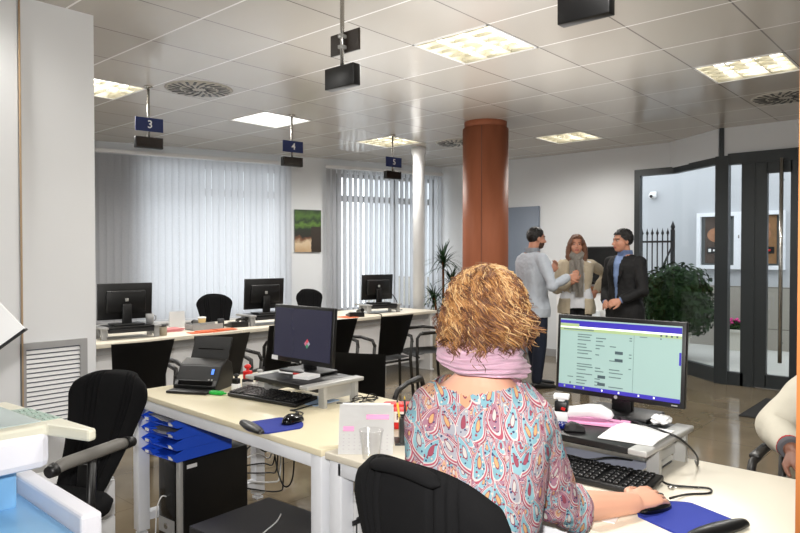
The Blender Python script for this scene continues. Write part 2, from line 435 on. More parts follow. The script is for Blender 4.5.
# ------------------------------------------------------------------ camera, world, lights
YAW, PIT = R(41.79), R(-1.0)
CAMH = 1.42
cam = bpy.data.objects.new('camera', bpy.data.cameras.new('camera')); C.objects.link(cam)
cam.data.sensor_width = 36; cam.data.lens = 668/800*36; cam.data.clip_start = .05
cam.location = (0, 0, CAMH); cam.rotation_euler = (R(90)+PIT, 0, YAW-R(90))
bpy.context.scene.camera = cam
sc = bpy.context.scene
sc.view_settings.view_transform = 'Standard'; sc.view_settings.look = 'None'; sc.view_settings.exposure = 0.0
w = bpy.data.worlds.new('overcast_sky'); sc.world = w; w.use_nodes = True
bgn = w.node_tree.nodes['Background']; bgn.inputs[0].default_value = (.93, .96, 1., 1); bgn.inputs[1].default_value = 3.0

def lamp(name, kind, loc, energy, rot=None, col=(1, 1, 1), size=.1, sizey=None):
    l = bpy.data.lights.new(name, kind); l.energy = energy; l.color = col
    if kind == 'AREA':
        l.size = size
        if sizey: l.shape = 'RECTANGLE'; l.size_y = sizey
    else: l.shadow_soft_size = size
    o = bpy.data.objects.new(name, l); C.objects.link(o); o.location = loc
    if rot: o.rotation_euler = rot
    return o
# on-camera flash of the photographer
fl = lamp('camera_flash', 'SPOT', (-.02, .02, CAMH+.14), 215, (R(90)+PIT, 0, YAW-R(90)), (1, .97, .93), .03)
up = lamp('ceiling_fill', 'AREA', (3.8, 2.7, 2.0), 27, (R(180), 0, 0), (1, .98, .95), 2.4, 2.2)  # added upward fill to brighten the ceiling, no real lamp stands here
fl.data.spot_size = R(95); fl.data.spot_blend = .6

# ------------------------------------------------------------------ room shell
WO = V((5.9, 7.45, 0)); WD = V((.9493, -.3142, 0)); WN = V((-.3142, -.9493, 0))   # window wall: origin, direction, inward normal
def WM(s, z, out=0.): return WO+WD*s-WN*out+V((0, 0, z))
WROT = Matrix.Rotation(math.atan2(WD.y, WD.x), 4, 'Z')

b = B(); b.quad((-3, -3, 0), (13.5, -3, 0), (13.5, 10, 0), (-3, 10, 0)); 
bm = b.bm
bmesh.ops.bisect_plane(bm, geom=bm.verts[:]+bm.edges[:]+bm.faces[:], plane_co=WO-WN*.2, plane_no=-WN, clear_outer=True)
bmesh.ops.bisect_plane(bm, geom=bm.verts[:]+bm.edges[:]+bm.faces[:], plane_co=(8.5, 0, 0), plane_no=(1, 0, 0), clear_outer=True)
struct('floor', b, M_floor)

LIGHT_TILES = [(1, -1), (4, -3), (-1, 4), (2, 4), (5, 4), (7, 1), (-2, -4), (-4, 1)]
b = B()
for i in range(-10, 10):
    for j in range(-10, 11):
        if (i, j) in LIGHT_TILES: continue
        x, y = GX+i*TS, GY+j*TS
        b.quad((x, y, HC), (x, y+TS, HC), (x+TS, y+TS, HC), (x+TS, y, HC))
bm = b.bm; bmesh.ops.remove_doubles(bm, verts=bm.verts[:], dist=1e-4)
bmesh.ops.bisect_plane(bm, geom=bm.verts[:]+bm.edges[:]+bm.faces[:], plane_co=WO-WN*.05, plane_no=-WN, clear_outer=True)
bmesh.ops.bisect_plane(bm, geom=bm.verts[:]+bm.edges[:]+bm.faces[:], plane_co=(8.5, 0, 0), plane_no=(1, 0, 0), clear_outer=True)
struct('ceiling', b, M_ceil)
b = B(); b.box((3, 3.5, HC+.35), (15, 16, .05)); 
bm = b.bm; bmesh.ops.bisect_plane(bm, geom=bm.verts[:]+bm.edges[:]+bm.faces[:], plane_co=WO-WN*.2, plane_no=-WN, clear_outer=True)
bmesh.ops.bisect_plane(bm, geom=bm.verts[:]+bm.edges[:]+bm.faces[:], plane_co=(8.6, 0, 0), plane_no=(1, 0, 0), clear_outer=True)
struct('ceiling_slab', b, M_wall)

def wbox(b, s0, s1, z0, z1, o0=0., o1=.2):
    """box on the window wall, s along the wall, o outward"""
    b.box(WM((s0+s1)/2, (z0+z1)/2, (o0+o1)/2), (s1-s0, o1-o0, z1-z0), WROT)
W1, W2 = (-1.93, .02), (.80, 2.56); ZS, ZT = .58, 2.62
b = B()
for s0, s1, z0, z1 in ((-5.5, 2.72, 0, ZS), (-5.5, 2.72, ZT, HC+.3), (-5.5, W1[0], ZS, ZT), (W1[1], W2[0], ZS, ZT), (W2[1], 2.72, ZS, ZT)): wbox(b, s0, s1, z0, z1)
struct('wall_rear', b, M_wall)
b = B(); wbox(b, .02, 2.62, ZS-.03, ZS, -.12, 0); wbox(b, -2.4, .02, ZS-.03, ZS, -.12, 0); struct('trim_sill', b, M_white)
for n, (s0, s1), mull in ((1, W1, []), (2, W2, [1.80])):
    b = B(); f = .055
    for a, c, z0, z1 in ((s0, s1, ZS, ZS+f), (s0, s1, ZT-f, ZT), (s0, s0+f, ZS, ZT), (s1-f, s1, ZS, ZT), (s0, s1, 2.21, 2.30)): wbox(b, a, c, z0, z1, .08, .14)
    for m in mull: wbox(b, m-.04, m+.04, ZS, ZT, .08, .14)
    wo = struct('window_%d' % n, b, M_grey)
    b = B(); wbox(b, s0+f, s1-f, ZS+f, ZT-f, .105, .110); obj('pane', b, M_glass, wo)

# right (far) wall with the entrance
b = B(); XB = 8.4
b.box((XB+.1, 5.1, (HC+.3)/2), (.2, 3.28, HC+.3)); b.box((XB+.1, 3.19, 2.83), (.2, .54, .66))
struct('wall_right', b, M_wall)
def seg_box(b, p, q, z0, z1, t, ext=0.):
    p, q = V((p[0], p[1], 0)), V((q[0], q[1], 0)); d = (q-p); L = d.length; d.normalize(); p = p-d*ext; q = q+d*ext
    c = (p+q)/2; b.box((c.x, c.y, (z0+z1)/2), (L+2*ext, t, z1-z0), (0, 0, math.atan2(d.y, d.x)))
PA, PB, PC_ = (8.4, 3.46), (8.4, 2.97), (7.86, 2.26)
b = B(); seg_box(b, (8.42, 2.99), (7.90, 2.28), 2.49, HC+.3, .1); b.box((7.9, -.4, 2.8), (.1, 5.3, .62)); b.box((7.9, -1.05, 1.25), (.1, 3.9, 2.5))
struct('wall_entrance', b, M_wall)
b = B(); b.box((2.6, -3, 1.55), (10.8, .1, 3.1)); struct('wall_front', b, M_wall)
b = B(); b.box((-2.9, 3, 1.55), (.1, 12, 3.1)); struct('wall_near', b, M_wall)
b = B(); b.box((-.75, 3.96, 1.55), (4.12, .1, 3.1)); struct('wall_left', b, M_pillarw)
b = B(); b.box((1.36, 6.9, 1.55), (.1, 4.6, 3.1)); struct('wall_recess', b, M_wall)
# white pillar with the grille at its foot
b = B(); b.box((1.525, 4.27, 1.55), (.40, .68, 3.1)); struct('wall_pillar', b, M_pillarw)
b = B(); b.box((1.320, 3.906, 1.55), (.007, .012, 3.1)); struct('trim_1', b, mat('tan_edge', (.66, .56, .44), .6))
g = thing('ventilation_grille', 'white horizontal slatted air grille at the foot of the left pillar', 'vent', (1.49, 3.93, .45))
b = B()
for x0, x1, z0, z1 in ((-.175, .175, .455, .49), (-.175, .175, -.02, .015), (-.175, -.15, .015, .455), (.135, .175, .015, .455)): b.box(((x0+x1)/2, -.012, (z0+z1)/2), (x1-x0, .024, z1-z0))
obj('frame', b, M_grey, g)
b = B()
for k in range(17): b.box((-.005, -.014, .03+k*.0255), (.29, .004, .019), (R(-28), 0, 0))
obj('slats', b, M_white, g)
b = B(); b.box((-.005, -.003, .235), (.29, .004, .45)); obj('backing', b, mat('grille_shadow', (.34, .36, .42), .6), g)
# partition at the right with an oak edge
b = B(); b.box((1.34, -.12, 1.55), (.16, .702, 3.1)); struct('wall_partition', b, M_pillarw)
b = B(); b.box((1.253, .237, 1.55), (.014, .011, 3.1)); struct('trim_2', b, M_trimwood)
b = B(); b.box((XB-.008, 4.99, .05), (.016, 3.06, .10)); struct('baseboard_right', b, M_grey)

# the round cherry-clad column
b = B(); cx, cy = 5.86, 4.03
b.lathe([(.24, 0), (.24, 2.74)], (cx, cy, 0), 64); b.lathe([(.222, 2.73), (.222, HC+.02)], (cx, cy, 0), 64)
struct('column', b, M_copper)
for f in C.objects['column'].data.polygons: f.use_smooth = len(f.vertices) == 4
b = B()
for a in (-135-20, -48, 90):
    b.box((cx+.241*math.cos(R(a)), cy+.241*math.sin(R(a)), 1.42), (.003, .006, 2.64), (0, 0, R(a)))
struct('trim_3', b, mat('seam_brown', (.36, .19, .12), .5))
# thin white post near the windows
b = B(); b.lathe([(.075, 0), (.075, 2.6), (.08, 2.7), (.10, 2.76), (.10, HC)], (6.63, 5.60, 0), 28); struct('pillar_slim', b, M_pillarw)

# entrance glazing: two glass leaves, post, sidelight and door
def bar(b, p, q, z0, z1, t=.06): seg_box(b, p, q, z0, z1, t)
b = B()
bar(b, (8.40, 3.46), (8.40, 3.39), 0, 2.5, .09); bar(b, (8.4, 3.39), (8.4, 2.97), 2.42, 2.50, .09); bar(b, (8.4, 3.39), (8.4, 2.97), 0, .16, .09)
bar(b, (8.4, 2.97), (7.86, 2.28), 2.42, 2.50, .07); bar(b, (8.4, 2.97), (7.86, 2.28), 0, .16, .07)
bar(b, (7.86, 2.325), (7.86, 2.19), 0, 2.50, .10); bar(b, (7.86, 2.292), (7.86, 2.245), 2.5, HC, .06)
bar(b, (7.86, 2.2), (7.86, .6), 2.40, 2.52, .09)
bar(b, (7.86, 2.2), (7.86, 2.03), 0, .14, .08); bar(b, (7.86, 2.06), (7.86, 1.93), 0, 2.42, .08); 
d = struct('window_3', b, M_anth)
b = B(); bar(b, (8.4, 3.39), (8.4, 2.972), .16, 2.42, .008); obj('pane', b, M_glass, d)
b = B(); bar(b, (8.395, 2.968), (7.87, 2.30), .16, 2.42, .008); obj('pane', b, M_glass, d)
b = B(); bar(b, (7.86, 2.19), (7.86, 2.05), .14, 2.40, .008); obj('pane', b, M_glass, d)
b = B(); bar(b, (7.86, 1.93), (7.86, 1.81), .01, 2.40, .06); bar(b, (7.86, 1.595), (7.86, 1.49), .01, 2.40, .06); bar(b, (7.86, .99), (7.86, .9), .01, 2.40, .06); bar(b, (7.86, 1.50), (7.86, .98), .01, .15, .06); bar(b, (7.86, 1.50), (7.86, .98), 2.28, 2.40, .06)
bar(b, (7.86, 1.82), (7.86, 1.58), .01, .15, .06); bar(b, (7.86, 1.82), (7.86, 1.58), 2.28, 2.40, .06)
d = struct('door_1', b, M_anth)
b = B(); bar(b, (7.86, 1.815), (7.86, 1.595), .15, 2.28, .008); obj('pane', b, M_glass, d)
b = B(); bar(b, (7.86, 1.492), (7.86, .988), .15, 2.28, .008); obj('pane', b, M_glass, d)
b = B(); b.cyl((7.76, 1.665, .3), (7.76, 1.665, 2.42), .02); b.cyl((7.76, 1.665, .5), (7.84, 1.665, .5), .012); b.cyl((7.76, 1.665, 2.2), (7.84, 1.665, 2.2), .012)
obj('door_handle', b, M_steel, d)
b = B(); b.prism([(6.35, 1.68), (7.28, 1.68), (7.28, .55), (6.35, .55)], .001, .012)
tag(obj('doormat', b, M_mat_), 'dark grey doormat on the polished floor before the glass entrance', 'doormat')

# ------------------------------------------------------------------ outside
b = B(); b.box((11.2, 3, -.03), (5.3, 16, .05)); struct('ground_paving', b, M_pave)
b = B(); b.box((11.3, 3, 2.6), (.3, 16, 4.2)); struct('wall_outside', b, M_render)
b = B(); b.box((11.27, 3, .46), (.34, 16, .96)); struct('wall_stone_base', b, M_stone)
nb = thing('notice_case', 'white framed double door notice case on the wall outside the entrance', 'notice board', (11.14, 2.95, 1.2))
b = B()
for y0, y1, z0, z1 in ((-.62, .62, .82, .88), (-.62, .62, 0, .06), (-.62, -.56, .06, .82), (.56, .62, .06, .82), (-.07, .07, .06, .82)): b.box((-.03, (y0+y1)/2, (z0+z1)/2), (.08, y1-y0, z1-z0))
obj('frame', b, M_wmetal, nb)
b = B(); b.box((-.005, 0, .44), (.01, 1.16, .80)); obj('backing', b, mat('case_backing', (.34, .36, .36), .5), nb)
b = B(); b.box((-.068, 0, .5), (.012, .02, .05), bev=.004); obj('lock', b, M_steel, nb)
def poster(y, h, cols, label):
    o = thing('poster', label, 'poster', (11.115, y, 1.29))
    b = B(); b.box((0, 0, h/2), (.006, .36, h)); b.mi = 1
    b.box((-.005, 0, .20), (.004, .30, .10)); b.mi = 2
    b.ell((-.004, .02, .44), (.003, .13, .11)); b.ell((-.005, -.03, .56), (.003, .07, .06))
    b.mi = 3; b.box((-.008, -.02, .20), (.002, .16, .03)); b.mi = 3; b.box((-.008, .11, .20), (.002, .04, .05))
    obj('print', b, cols, o); return o
pbrown, pskin, pgreen = mat('poster_brown', (.28, .22, .18), .5, var=.5, nscale=8), mat('poster_tan', (.62, .44, .32), .5, var=.4, nscale=12), mat('poster_ochre', (.52, .38, .24), .5, var=.5, nscale=6)
poster(3.27, .72, [pbrown, M_black, pskin, M_paper], 'dark brown poster in the left door of the notice case outside')
poster(2.62, .72, [pgreen, M_black, pskin, M_red], 'ochre brown poster in the right door of the notice case outside')
fe = thing('iron_railing', 'black spiked iron railing outside behind the left glass panel', 'railing', (10.2, 3.63, 0))
b = B(); b.box((0, .75, 1.62), (.03, 1.5, .03)); b.box((0, .75, .18), (.03, 1.5, .03)); obj('rail', b, M_black, fe)
for k in range(16):
    b = B(); y = .075+k*.078; b.cyl((0, y, .05), (0, y, 1.74), .011, seg=8); b.lathe([(.011, 0), (.024, .03), (.012, .06), (.001, .11)], (0, y, 1.72), 8); obj('bar', b, M_black, fe)
b = B(); b.box((0, 0, .9), (.05, .05, 1.8)); b.lathe([(.02, 0), (.035, .04), (.02, .08), (.001, .13)], (0, 0, 1.8), 10); obj('post', b, M_black, fe)
b = B(); b.cyl((0, .30, .9), (0, .01, 1.55), .014, seg=8); obj('brace', b, M_black, fe)
sl = thing('security_camera', 'small white dome camera high on the outside wall above the railing', 'camera', (11.14, 4.28, 2.42))
b = B(); b.box((-.02, 0, 0), (.04, .1, .1), bev=.01); b.ell((-.07, 0, -.02), (.06, .055, .055)); obj('housing', b, M_white, sl)
b = B(); b.ell((-.12, 0, -.03), (.02, .028, .028)); obj('lens', b, M_black, sl)

def leaf_cloud(b, c, r, n, size, rng, flat=1.):
    c = V(c)
    for _ in range(n):
        d = V((rng.gauss(0, 1), rng.gauss(0, 1), rng.gauss(0, 1))).normalized()
        rad = rng.uniform(.55, 1.) ** .6 * (1+.22*noise.noise(d*2.3+c))
        p = c+V((d.x*r[0], d.y*r[1], d.z*r[2]))*rad
        nrm = (d+V((rng.uniform(-.8, .8), rng.uniform(-.8, .8), rng.uniform(-.3, .9)))).normalized()
        x = nrm.orthogonal().normalized(); x = Matrix.Rotation(rng.uniform(0, 6.28), 3, nrm) @ x; y = nrm.cross(x)
        s = size*rng.uniform(.6, 1.2); n0 = len(b.bm.faces)
        vs = [b.bm.verts.new(q) for q in (p-x*s, p+y*s*.5+nrm*s*.12, p+x*s, p-y*s*.5+nrm*s*.12)]
        b.F(vs); b._fin(0, True)
rng = random.Random(3)
bu = thing('potted_bush', 'large round leafy green bush in a pot outside the slanted glass', 'plant', (9.45, 3.33, -.005))
b = B(); b.lathe([(.15, 0), (.16, .03), (.20, .28), (.225, .29), (.225, .33), (.19, .33), (.18, .3)], seg=24); obj('pot', b, M_terra, bu)
b = B(); b.tube([(0, 0, .28), (.01, .01, .5), (-.02, 0, .8)], [.03, .025, .02], 8); obj('trunk', b, M_oak, bu)
b = B(); leaf_cloud(b, (0, 0, .85), (.46, .50, .46), 3200, .050, rng); leaf_cloud(b, (-.05, -.28, .62), (.3, .28, .26), 450, .055, rng)
b.ell((0, 0, .85), (.34, .36, .36), seg=14); obj('foliage', b, M_leaf, bu)
pf = thing('flower_planter', 'white stone planter of pink flowers against the stone wall outside', 'planter', (10.85, 2.90, -.005))
b = B(); b.prism([(-.13, -.2), (.13, -.2), (.13, .2), (-.13, .2)], 0, .30); b.box((0, 0, .29), (.30, .44, .04)); obj('trough', b, M_terra, pf)
b = B(); leaf_cloud(b, (0, 0, .36), (.13, .2, .08), 200, .045, rng); obj('foliage', b, M_leaf, pf)
b = B()
for _ in range(40): b.ell((rng.uniform(-.12, .12), rng.uniform(-.18, .18), rng.uniform(.38, .47)), (.022, .022, .016), seg=8)
obj('blossoms', b, M_flower, pf)

# ------------------------------------------------------------------ ceiling fittings
def luminaire(i, j, label, opal=False):
    x, y = GX+(i+.5)*TS, GY+(j+.5)*TS
    o = thing('ceiling_light', label, 'ceiling light', (x, y, HC), 0, 'recessed ceiling lights'); h = .29
    b = B()
    b.quad((-h, -h, .10), (h, -h, .10), (h, h, .10), (-h, h, .10))
    for sx, sy in ((1, 0), (-1, 0), (0, 1), (0, -1)):
        p = V((sx, sy, 0)); q = V((-sy, sx, 0))*h
        b.quad(p*h-q, p*h+q, p*h+q+V((0, 0, .10)), p*h-q+V((0, 0, .10)))
    obj('reflector', b, M_refl, o)
    b = B()
    for sx in (-1, 1): b.box((sx*.293, 0, -.001), (.014, .6, .006)); b.box((0, sx*.293, -.001), (.6, .014, .006))
    obj('frame', b, M_white, o)
    if opal:
        b = B(); b.box((0, 0, .012), (.575, .575, .01)); obj('diffuser', b, M_diff, o); return
    for k in (-.19, 0., .19):
        b = B(); b.cyl((-.27, k, .055), (.27, k, .055), .024, seg=10); obj('tube', b, M_tube, o)
    b = B()
    for k in (-.095, .095): b.box((0, k, .022), (.575, .006, .03))
    for k in range(5): b.box((-.24+k*.12, 0, .018), (.003, .575, .022))
    obj('louvre', b, M_refl, o)
for i_, j_ in LIGHT_TILES:
    sp_ = lamp('luminaire_light', 'SPOT', (GX+(i_+.5)*TS, GY+(j_+.5)*TS, HC-.03), 135, (0, 0, 0), (1, .97, .92), .25)
    sp_.data.energy *= .55 if (i_, j_) == (7, 1) else 1.; sp_.data.spot_size = R(172); sp_.data.spot_blend = .5
luminaire(1, -1, 'large louvred square ceiling light in front of the column, upper middle of the photo')
luminaire(4, -3, 'louvred square ceiling light above the glass entrance')
luminaire(7, 1, 'small distant louvred ceiling light above the three standing people')
luminaire(5, 4, 'louvred ceiling light behind the sign numbered 5')
luminaire(2, 4, 'bright white square ceiling light behind the sign numbered 4', True)
luminaire(-1, 4, 'louvred ceiling light beside the pole of the sign numbered 3')
luminaire(-2, -4, 'plain white ceiling light panel added out of view near the wooden edged partition', True)  # unseen panel, added for the light it gives the foreground
luminaire(-4, 1, 'plain white ceiling light panel added out of view over the copier corner', True)  # also unseen, added to keep the near desks bright

def diffuser(i, j, label):
    x, y = GX+(i+.5)*TS, GY+(j+.5)*TS
    o = thing('air_diffuser', label, 'vent', (x, y, HC), 0, 'round swirl vents in the ceiling')
    b = B(); b.lathe([(.0, -.006), (.265, -.006), (.275, 0)], seg=48); obj('plate', b, mat('vent_plate', (.74, .72, .68), .4), o)
    b = B()
    for ring, n, r0, r1 in ((0, 22, .155, .255), (1, 14, .055, .14)):
        for k in range(n):
            a = 2*PI*k/n; rm = (r0+r1)/2
            b.box((rm*math.cos(a), rm*math.sin(a), -.007), (r1-r0, .021 if ring == 0 else .016, .004), (0, 0, a+.32))
    obj('slots', b, M_black, o)
diffuser(0, 3, 'round slotted ceiling vent to the right of the sign numbered 3')
diffuser(6, -3, 'round slotted ceiling vent at the right edge near the entrance')
diffuser(6, 3, 'round slotted ceiling vent partly behind the brown column')

# hanging counter signs
def sign(x, y, rz, zd, wd, hd, zp, wp, hp, label, num=None, face=1):
    """pole from the ceiling, number plate and display box; the sign faces local -y"""
    o = thing('hanging_sign', label, 'sign', (x, y, 0), rz, 'hanging counter signs')
    b = B(); b.cyl((0, .0, zd), (0, .0, HC), .011, seg=12); b.lathe([(.035, 0), (.035, -.012), (.011, -.02)], (0, 0, HC), 16); obj('pole', b, M_steel, o)
    b = B(); b.box((0, -.020, zp), (wp, .008, hp)); pl = obj('number_plate', b, M_signblue if num else M_signback, o)
    b = B()
    for dz in (-.25*hp, .25*hp): b.box((0, .0, zp+dz), (.03, .035, .018), bev=.003)
    obj('clamp', b, M_silver, o)
    if num:
        b = text_b(num, hp*.80, frame_m((wp*.02, -.0245, zp), (1, 0, 0), (0, 0, 1))); obj('numeral', b, M_paper, pl)
    b = B(); b.box((0, 0, zd), (wd, .05, hd), bev=.004); d = obj('display', b, M_black, o)
    b = B(); b.box((0, -.026, zd), (wd*.92, .004, hd*.8)); obj('display_window', b, mat('display_smoke', (.10, .06, .05), .15), d)
for n_, x_ in (('3', 2.745), ('4', 4.25), ('5', 5.735)):
    sign(x_, 5.24, R(-10), 2.345, .225, .092, 2.492, .225, .112, 'hanging blue sign with the white numeral %s and black display' % n_, n_)
sign(2.28, 2.42, R(90), 2.295, .205, .105, 2.47, .205, .105, 'hanging sign seen from behind with plain dark plate, left of the big ceiling light')
sign(2.30, 1.14, R(90), 2.335, .205, .105, 2.51, .205, .105, 'hanging black display box at the top edge, right of the big ceiling light')

# vertical blinds
def blinds(s0, s1, ang, label):
    o = thing('vertical_blinds', label, 'blinds', WM(s0, 0, -.10), math.atan2(WD.y, WD.x)); L = s1-s0
    b = B(); b.box((L/2, 0, 2.685), (L, .05, .045), bev=.004); obj('head_rail', b, M_white, o)
    b = B(); n = int(L/.083); a = R(ang)
    for k in range(n):
        x = .04+k*(L-.08)/(n-1); da = a+R(random.uniform(-3, 3)); hx, hy = .0445*math.cos(da), .0445*math.sin(da)
        def f(u, v, x=x, hx=hx, hy=hy):
            t = u*2-1; bow = .006*(1-t*t); return (x+hx*t-hy*bow/.0445, hy*t+hx*bow/.0445, .56+v*2.09)
        b.grid(f, 4, 1)
    obj('slats', b, M_blind, o)
    b = B(); b.tube([(.03+i*(L-.06)/60, -.02+.004*math.sin(i*2.1), .60) for i in range(61)], .0025, 5); obj('chain', b, M_white, o)
blinds(-2.55, .07, 9, 'wide white vertical blinds over the left window behind desk monitors')
blinds(.59, 2.58, 24, 'white vertical blinds over the right window beside the slim white post')

# garden picture between the windows
pc = thing('picture', 'small unframed garden path picture on the white pier between the blinds', 'picture', WM(.347, 1.46, -.02), math.atan2(WD.y, WD.x))
b = B(); b.box((0, 0, .30), (.395, .03, .60)); obj('print', b, M_land, pc)

# far wall: grey board, television, console
b = B(); b.box((XB-.03, 5.15, 1.06), (.05, .62, 2.10), bev=.004)
tag(obj('display_board', b, M_greyboard), 'tall plain blue-grey board against the far wall beside the column', 'board')
tv = thing('television', 'black flat television on the far wall behind the three standing people', 'television', (XB-.04, 3.98, 1.28))
b = B(); b.box((0, 0, 0), (.05, .84, .50), bev=.006); obj('casing', b, M_black, tv)
b = B(); b.box((-.026, 0, .01), (.004, .80, .45)); obj('screen', b, M_gloss, tv)
b = B(); b.box((.03, 0, 0), (.03, .2, .2)); obj('bracket', b, M_dark, tv)
cn = thing('console_cabinet', 'white low cabinet with a brown wooden top under the television', 'cabinet', (XB-.24, 3.98, 0))
b = B(); b.box((0, 0, .47), (.40, .72, .94)); obj('body', b, M_white, cn)
b = B(); b.box((0, 0, .97), (.44, .78, .06), bev=.005); obj('top', b, M_oak, cn)
b = B(); b.box((-.205, -.18, .46), (.012, .34, .86)); b.box((-.205, .18, .46), (.012, .34, .86)); obj('door', b, M_white, cn)
rb = thing('leaflet_stand', 'white floor leaflet box with red band in front of the cabinet', 'leaflet stand', (XB-.60, 3.86, 0))
b = B(); b.box((0, 0, .36), (.26, .30, .72), bev=.004); obj('carton', b, M_paper, rb)
b = B(); b.box((-.132, 0, .66), (.004, .28, .08)); obj('label_band', b, M_red, rb)

# ------------------------------------------------------------------ desks
ZD = .73
def desk(name, label, x0, x1, y0, y1, rz, top, legs, group=None, beam=True):
    """desk with local x across (0..x1-x0), local y along; white square-leg frame"""
    o = thing(name, label, 'desk', (x0, y0, 0), rz, group); w, l = x1-x0, y1-y0
    b = B(); b.box((w/2, l/2, ZD-.0125), (w, l, .025), bev=.003); t = obj('desk_top', b, top, o)
    b = B()
    for bx, by, sx, sy in ((w/2, .03, w-.1, .05), (w/2, l-.03, w-.1, .05), (.03, l/2, .05, l-.12), (w-.08, l/2, .05, l-.12)): b.box((bx, by, ZD-.05), (sx, sy, .048), bev=.003)
    obj('frame', b, M_wmetal, o)
    for lx, ly in legs:
        b = B(); b.box((lx, ly, (ZD-.026)/2+.012), (.06, .06, ZD-.05), bev=.004); b.box((lx, ly, .006), (.045, .045, .012)); obj('leg', b, M_wmetal, o)
    return o
dA = desk('office_desk', 'cream topped white desk with scanner and blue trays below, left of the woman', 1.565, 2.335, 1.773, 3.265, R(-1.7), M_cream, [(.035, .035), (.035, 1.46), (.735, .035), (.735, 1.46)], 'near row desks')
b = B(); b.box((.385, 1.46, .09), (.64, .05, .04)); obj('floor_rail', b, M_wmetal, dA)
dB = desk('office_desk', 'pale topped white desk where the woman in the paisley blouse works', 1.56, 2.335, .10, 1.748, 0, M_cream2, [(.035, .035), (.035, 1.60), (.735, .035), (.735, 1.60)], 'near row desks')
b = B(); b.box((.72, .80, .50), (.018, 1.5, .34)); obj('modesty_panel', b, M_white, dB)

def wdesk(label, x0, x1, y0, depth, rz):
    o = thing('counter_desk', label, 'desk', (x0, y0, 0), rz, 'desks along the window'); l = x1-x0
    b = B(); b.box((l/2, depth/2, ZD-.0125), (l, depth, .035), bev=.004); obj('desk_top', b, M_cream2, o)
    b = B(); b.box((l/2, .16, .40), (l-.12, .02, .56)); obj('modesty_panel', b, M_white, o)
    b = B(); b.box((l/2, .10, .665), (l-.1, .05, .06)); obj('front_beam', b, M_grey, o)
    for lx in (.05, l-.05):
        b = B(); b.box((lx, depth/2, .355), (.05, depth-.1, .70)); b.box((lx, depth/2, .005), (.06, depth-.06, .01)); obj('side_panel', b, M_white, o)
    return o
wdesk('white counter desk by the left window with the leftmost monitor and coffee cup', 2.05, 3.58, 5.12, .84, 0)
wdesk('white counter desk by the window pier with the middle monitor', 3.60, 4.90, 5.14, .84, 0)
wdesk('white counter desk by the right window with the small farthest monitor', 4.96, 6.46, 5.16, .84, 0)

# ------------------------------------------------------------------ monitors
def monitor(name, label, loc, rz, w, h, zb, stand_z, scr, group, tilt=0., kind='dark'):
    """screen faces local -y; zb = height of the panel's lower edge above loc"""
    o = thing(name, label, 'monitor', loc, rz, group)
    M = Matrix.Translation((0, 0, zb)) @ Matrix.Rotation(-tilt, 4, 'X')
    b = B(); bz = .014
    b.box((0, 0, h/2), (w, .022, h), bev=.004); b.box((0, .022, h*.5), (w*.72, .03, h*.6), bev=.008)
    for v in b.bm.verts: v.co = M @ v.co
    cs = obj('casing', b, M_black, o)
    b = B(); b.box((0, -.0125, h/2+.004), (w-2*bz, .003, h-2*bz-.010))
    for v in b.bm.verts: v.co = M @ v.co
    s = obj('screen', b, M_scr_off if kind == 'dark' else M_scr_on, o)
    b = B(); b.box((0, .05, zb*.5+.06), (.075, .028, zb+.14), bev=.005); obj('stand_neck', b, M_black, o)
    b = B(); b.box((0, .04, .007), (.25, .17, .014), bev=.005); obj('stand_base', b, M_black, o)
    b = B(); 
    b.box((0, .042, h*.55), (.028, .012, .028), bev=.004)
    for v in b.bm.verts: v.co = M @ v.co
    obj('rear_badge', b, M_silver, cs)
    b = B(); b.box((0, .040, h*.76), (w*.55, .006, .008))
    for v in b.bm.verts: v.co = M @ v.co
    obj('rear_vent', b, M_dark, cs)
    return o, M, s, cs
M_scr_off = mat('screen_desktop', (.13, .13, .20), .25, var=.02, emit=(.14, .14, .22), estr=.55)
M_scr_on = mat('screen_page', (.50, .60, .58), .3, var=.01, emit=(.66, .76, .74), estr=.50)
e_blue, e_green, e_line, e_btn, e_white = emis('ui_blue', (.20, .17, .58), .6), emis('ui_green', (.55, .62, .45), .7), emis('ui_text', (.34, .42, .42), .4), emis('ui_button', (.24, .30, .32), .5), emis('ui_white', (.85, .88, .88), .8)

ZR = .845     # riser top
mB, MB_, sB, csB = monitor('computer_monitor', 'lit widescreen monitor showing a web page in front of the woman', (2.285, 1.005, ZR), R(-90), .475, .290, .060, 0, None, 'near row monitors', R(4), 'on')
W_, H_ = .475-.028, .290-.038
def ui(b, u0, u1, v0, v1, mi, e=.0145):
    b.mi = mi; n0 = len(b.bm.verts)
    b.box((-W_/2+W_*(u0+u1)/2, -e, .018+H_*(1-(v0+v1)/2)), (W_*(u1-u0), .0008, H_*(v1-v0)))
    b.bm.verts.ensure_lookup_table()
    for v in b.bm.verts[n0:]: v.co = MB_ @ v.co
b = B()
ui(b, 0, 1, 0, .082, 0); ui(b, 0, .17, .045, .09, 1, .0148); ui(b, 0, 1, .082, .108, 4); ui(b, 0, 1, .108, .150, 1); ui(b, .03, .30, .122, .136, 2, .0150)
for u in (.84, .88, .92, .96): ui(b, u, u+.014, .112, .138, 3, .0150)
ui(b, 0, 1, .945, 1, 0); ui(b, .985, 1, .33, .50, 0)
r2 = random.Random(5)
for k, v in enumerate((.19, .225, .27, .33, .375, .42, .465, .53, .62, .655, .70, .76, .81, .855, .90)):
    for u0, u1 in ((.16, .16+r2.uniform(.06, .16)), (.32, .32+r2.uniform(.02, .09)), (.44, .44+r2.uniform(.04, .12)), (.60, .62)):
        if r2.random() < (.95 if u0 < .2 else .42): ui(b, u0, u1, v, v+.013, 2)
for u, v in ((.485, .395), (.485, .50), (.345, .76), (.345, .865)): ui(b, u, u+.065, v, v+.042, 3, .0148)
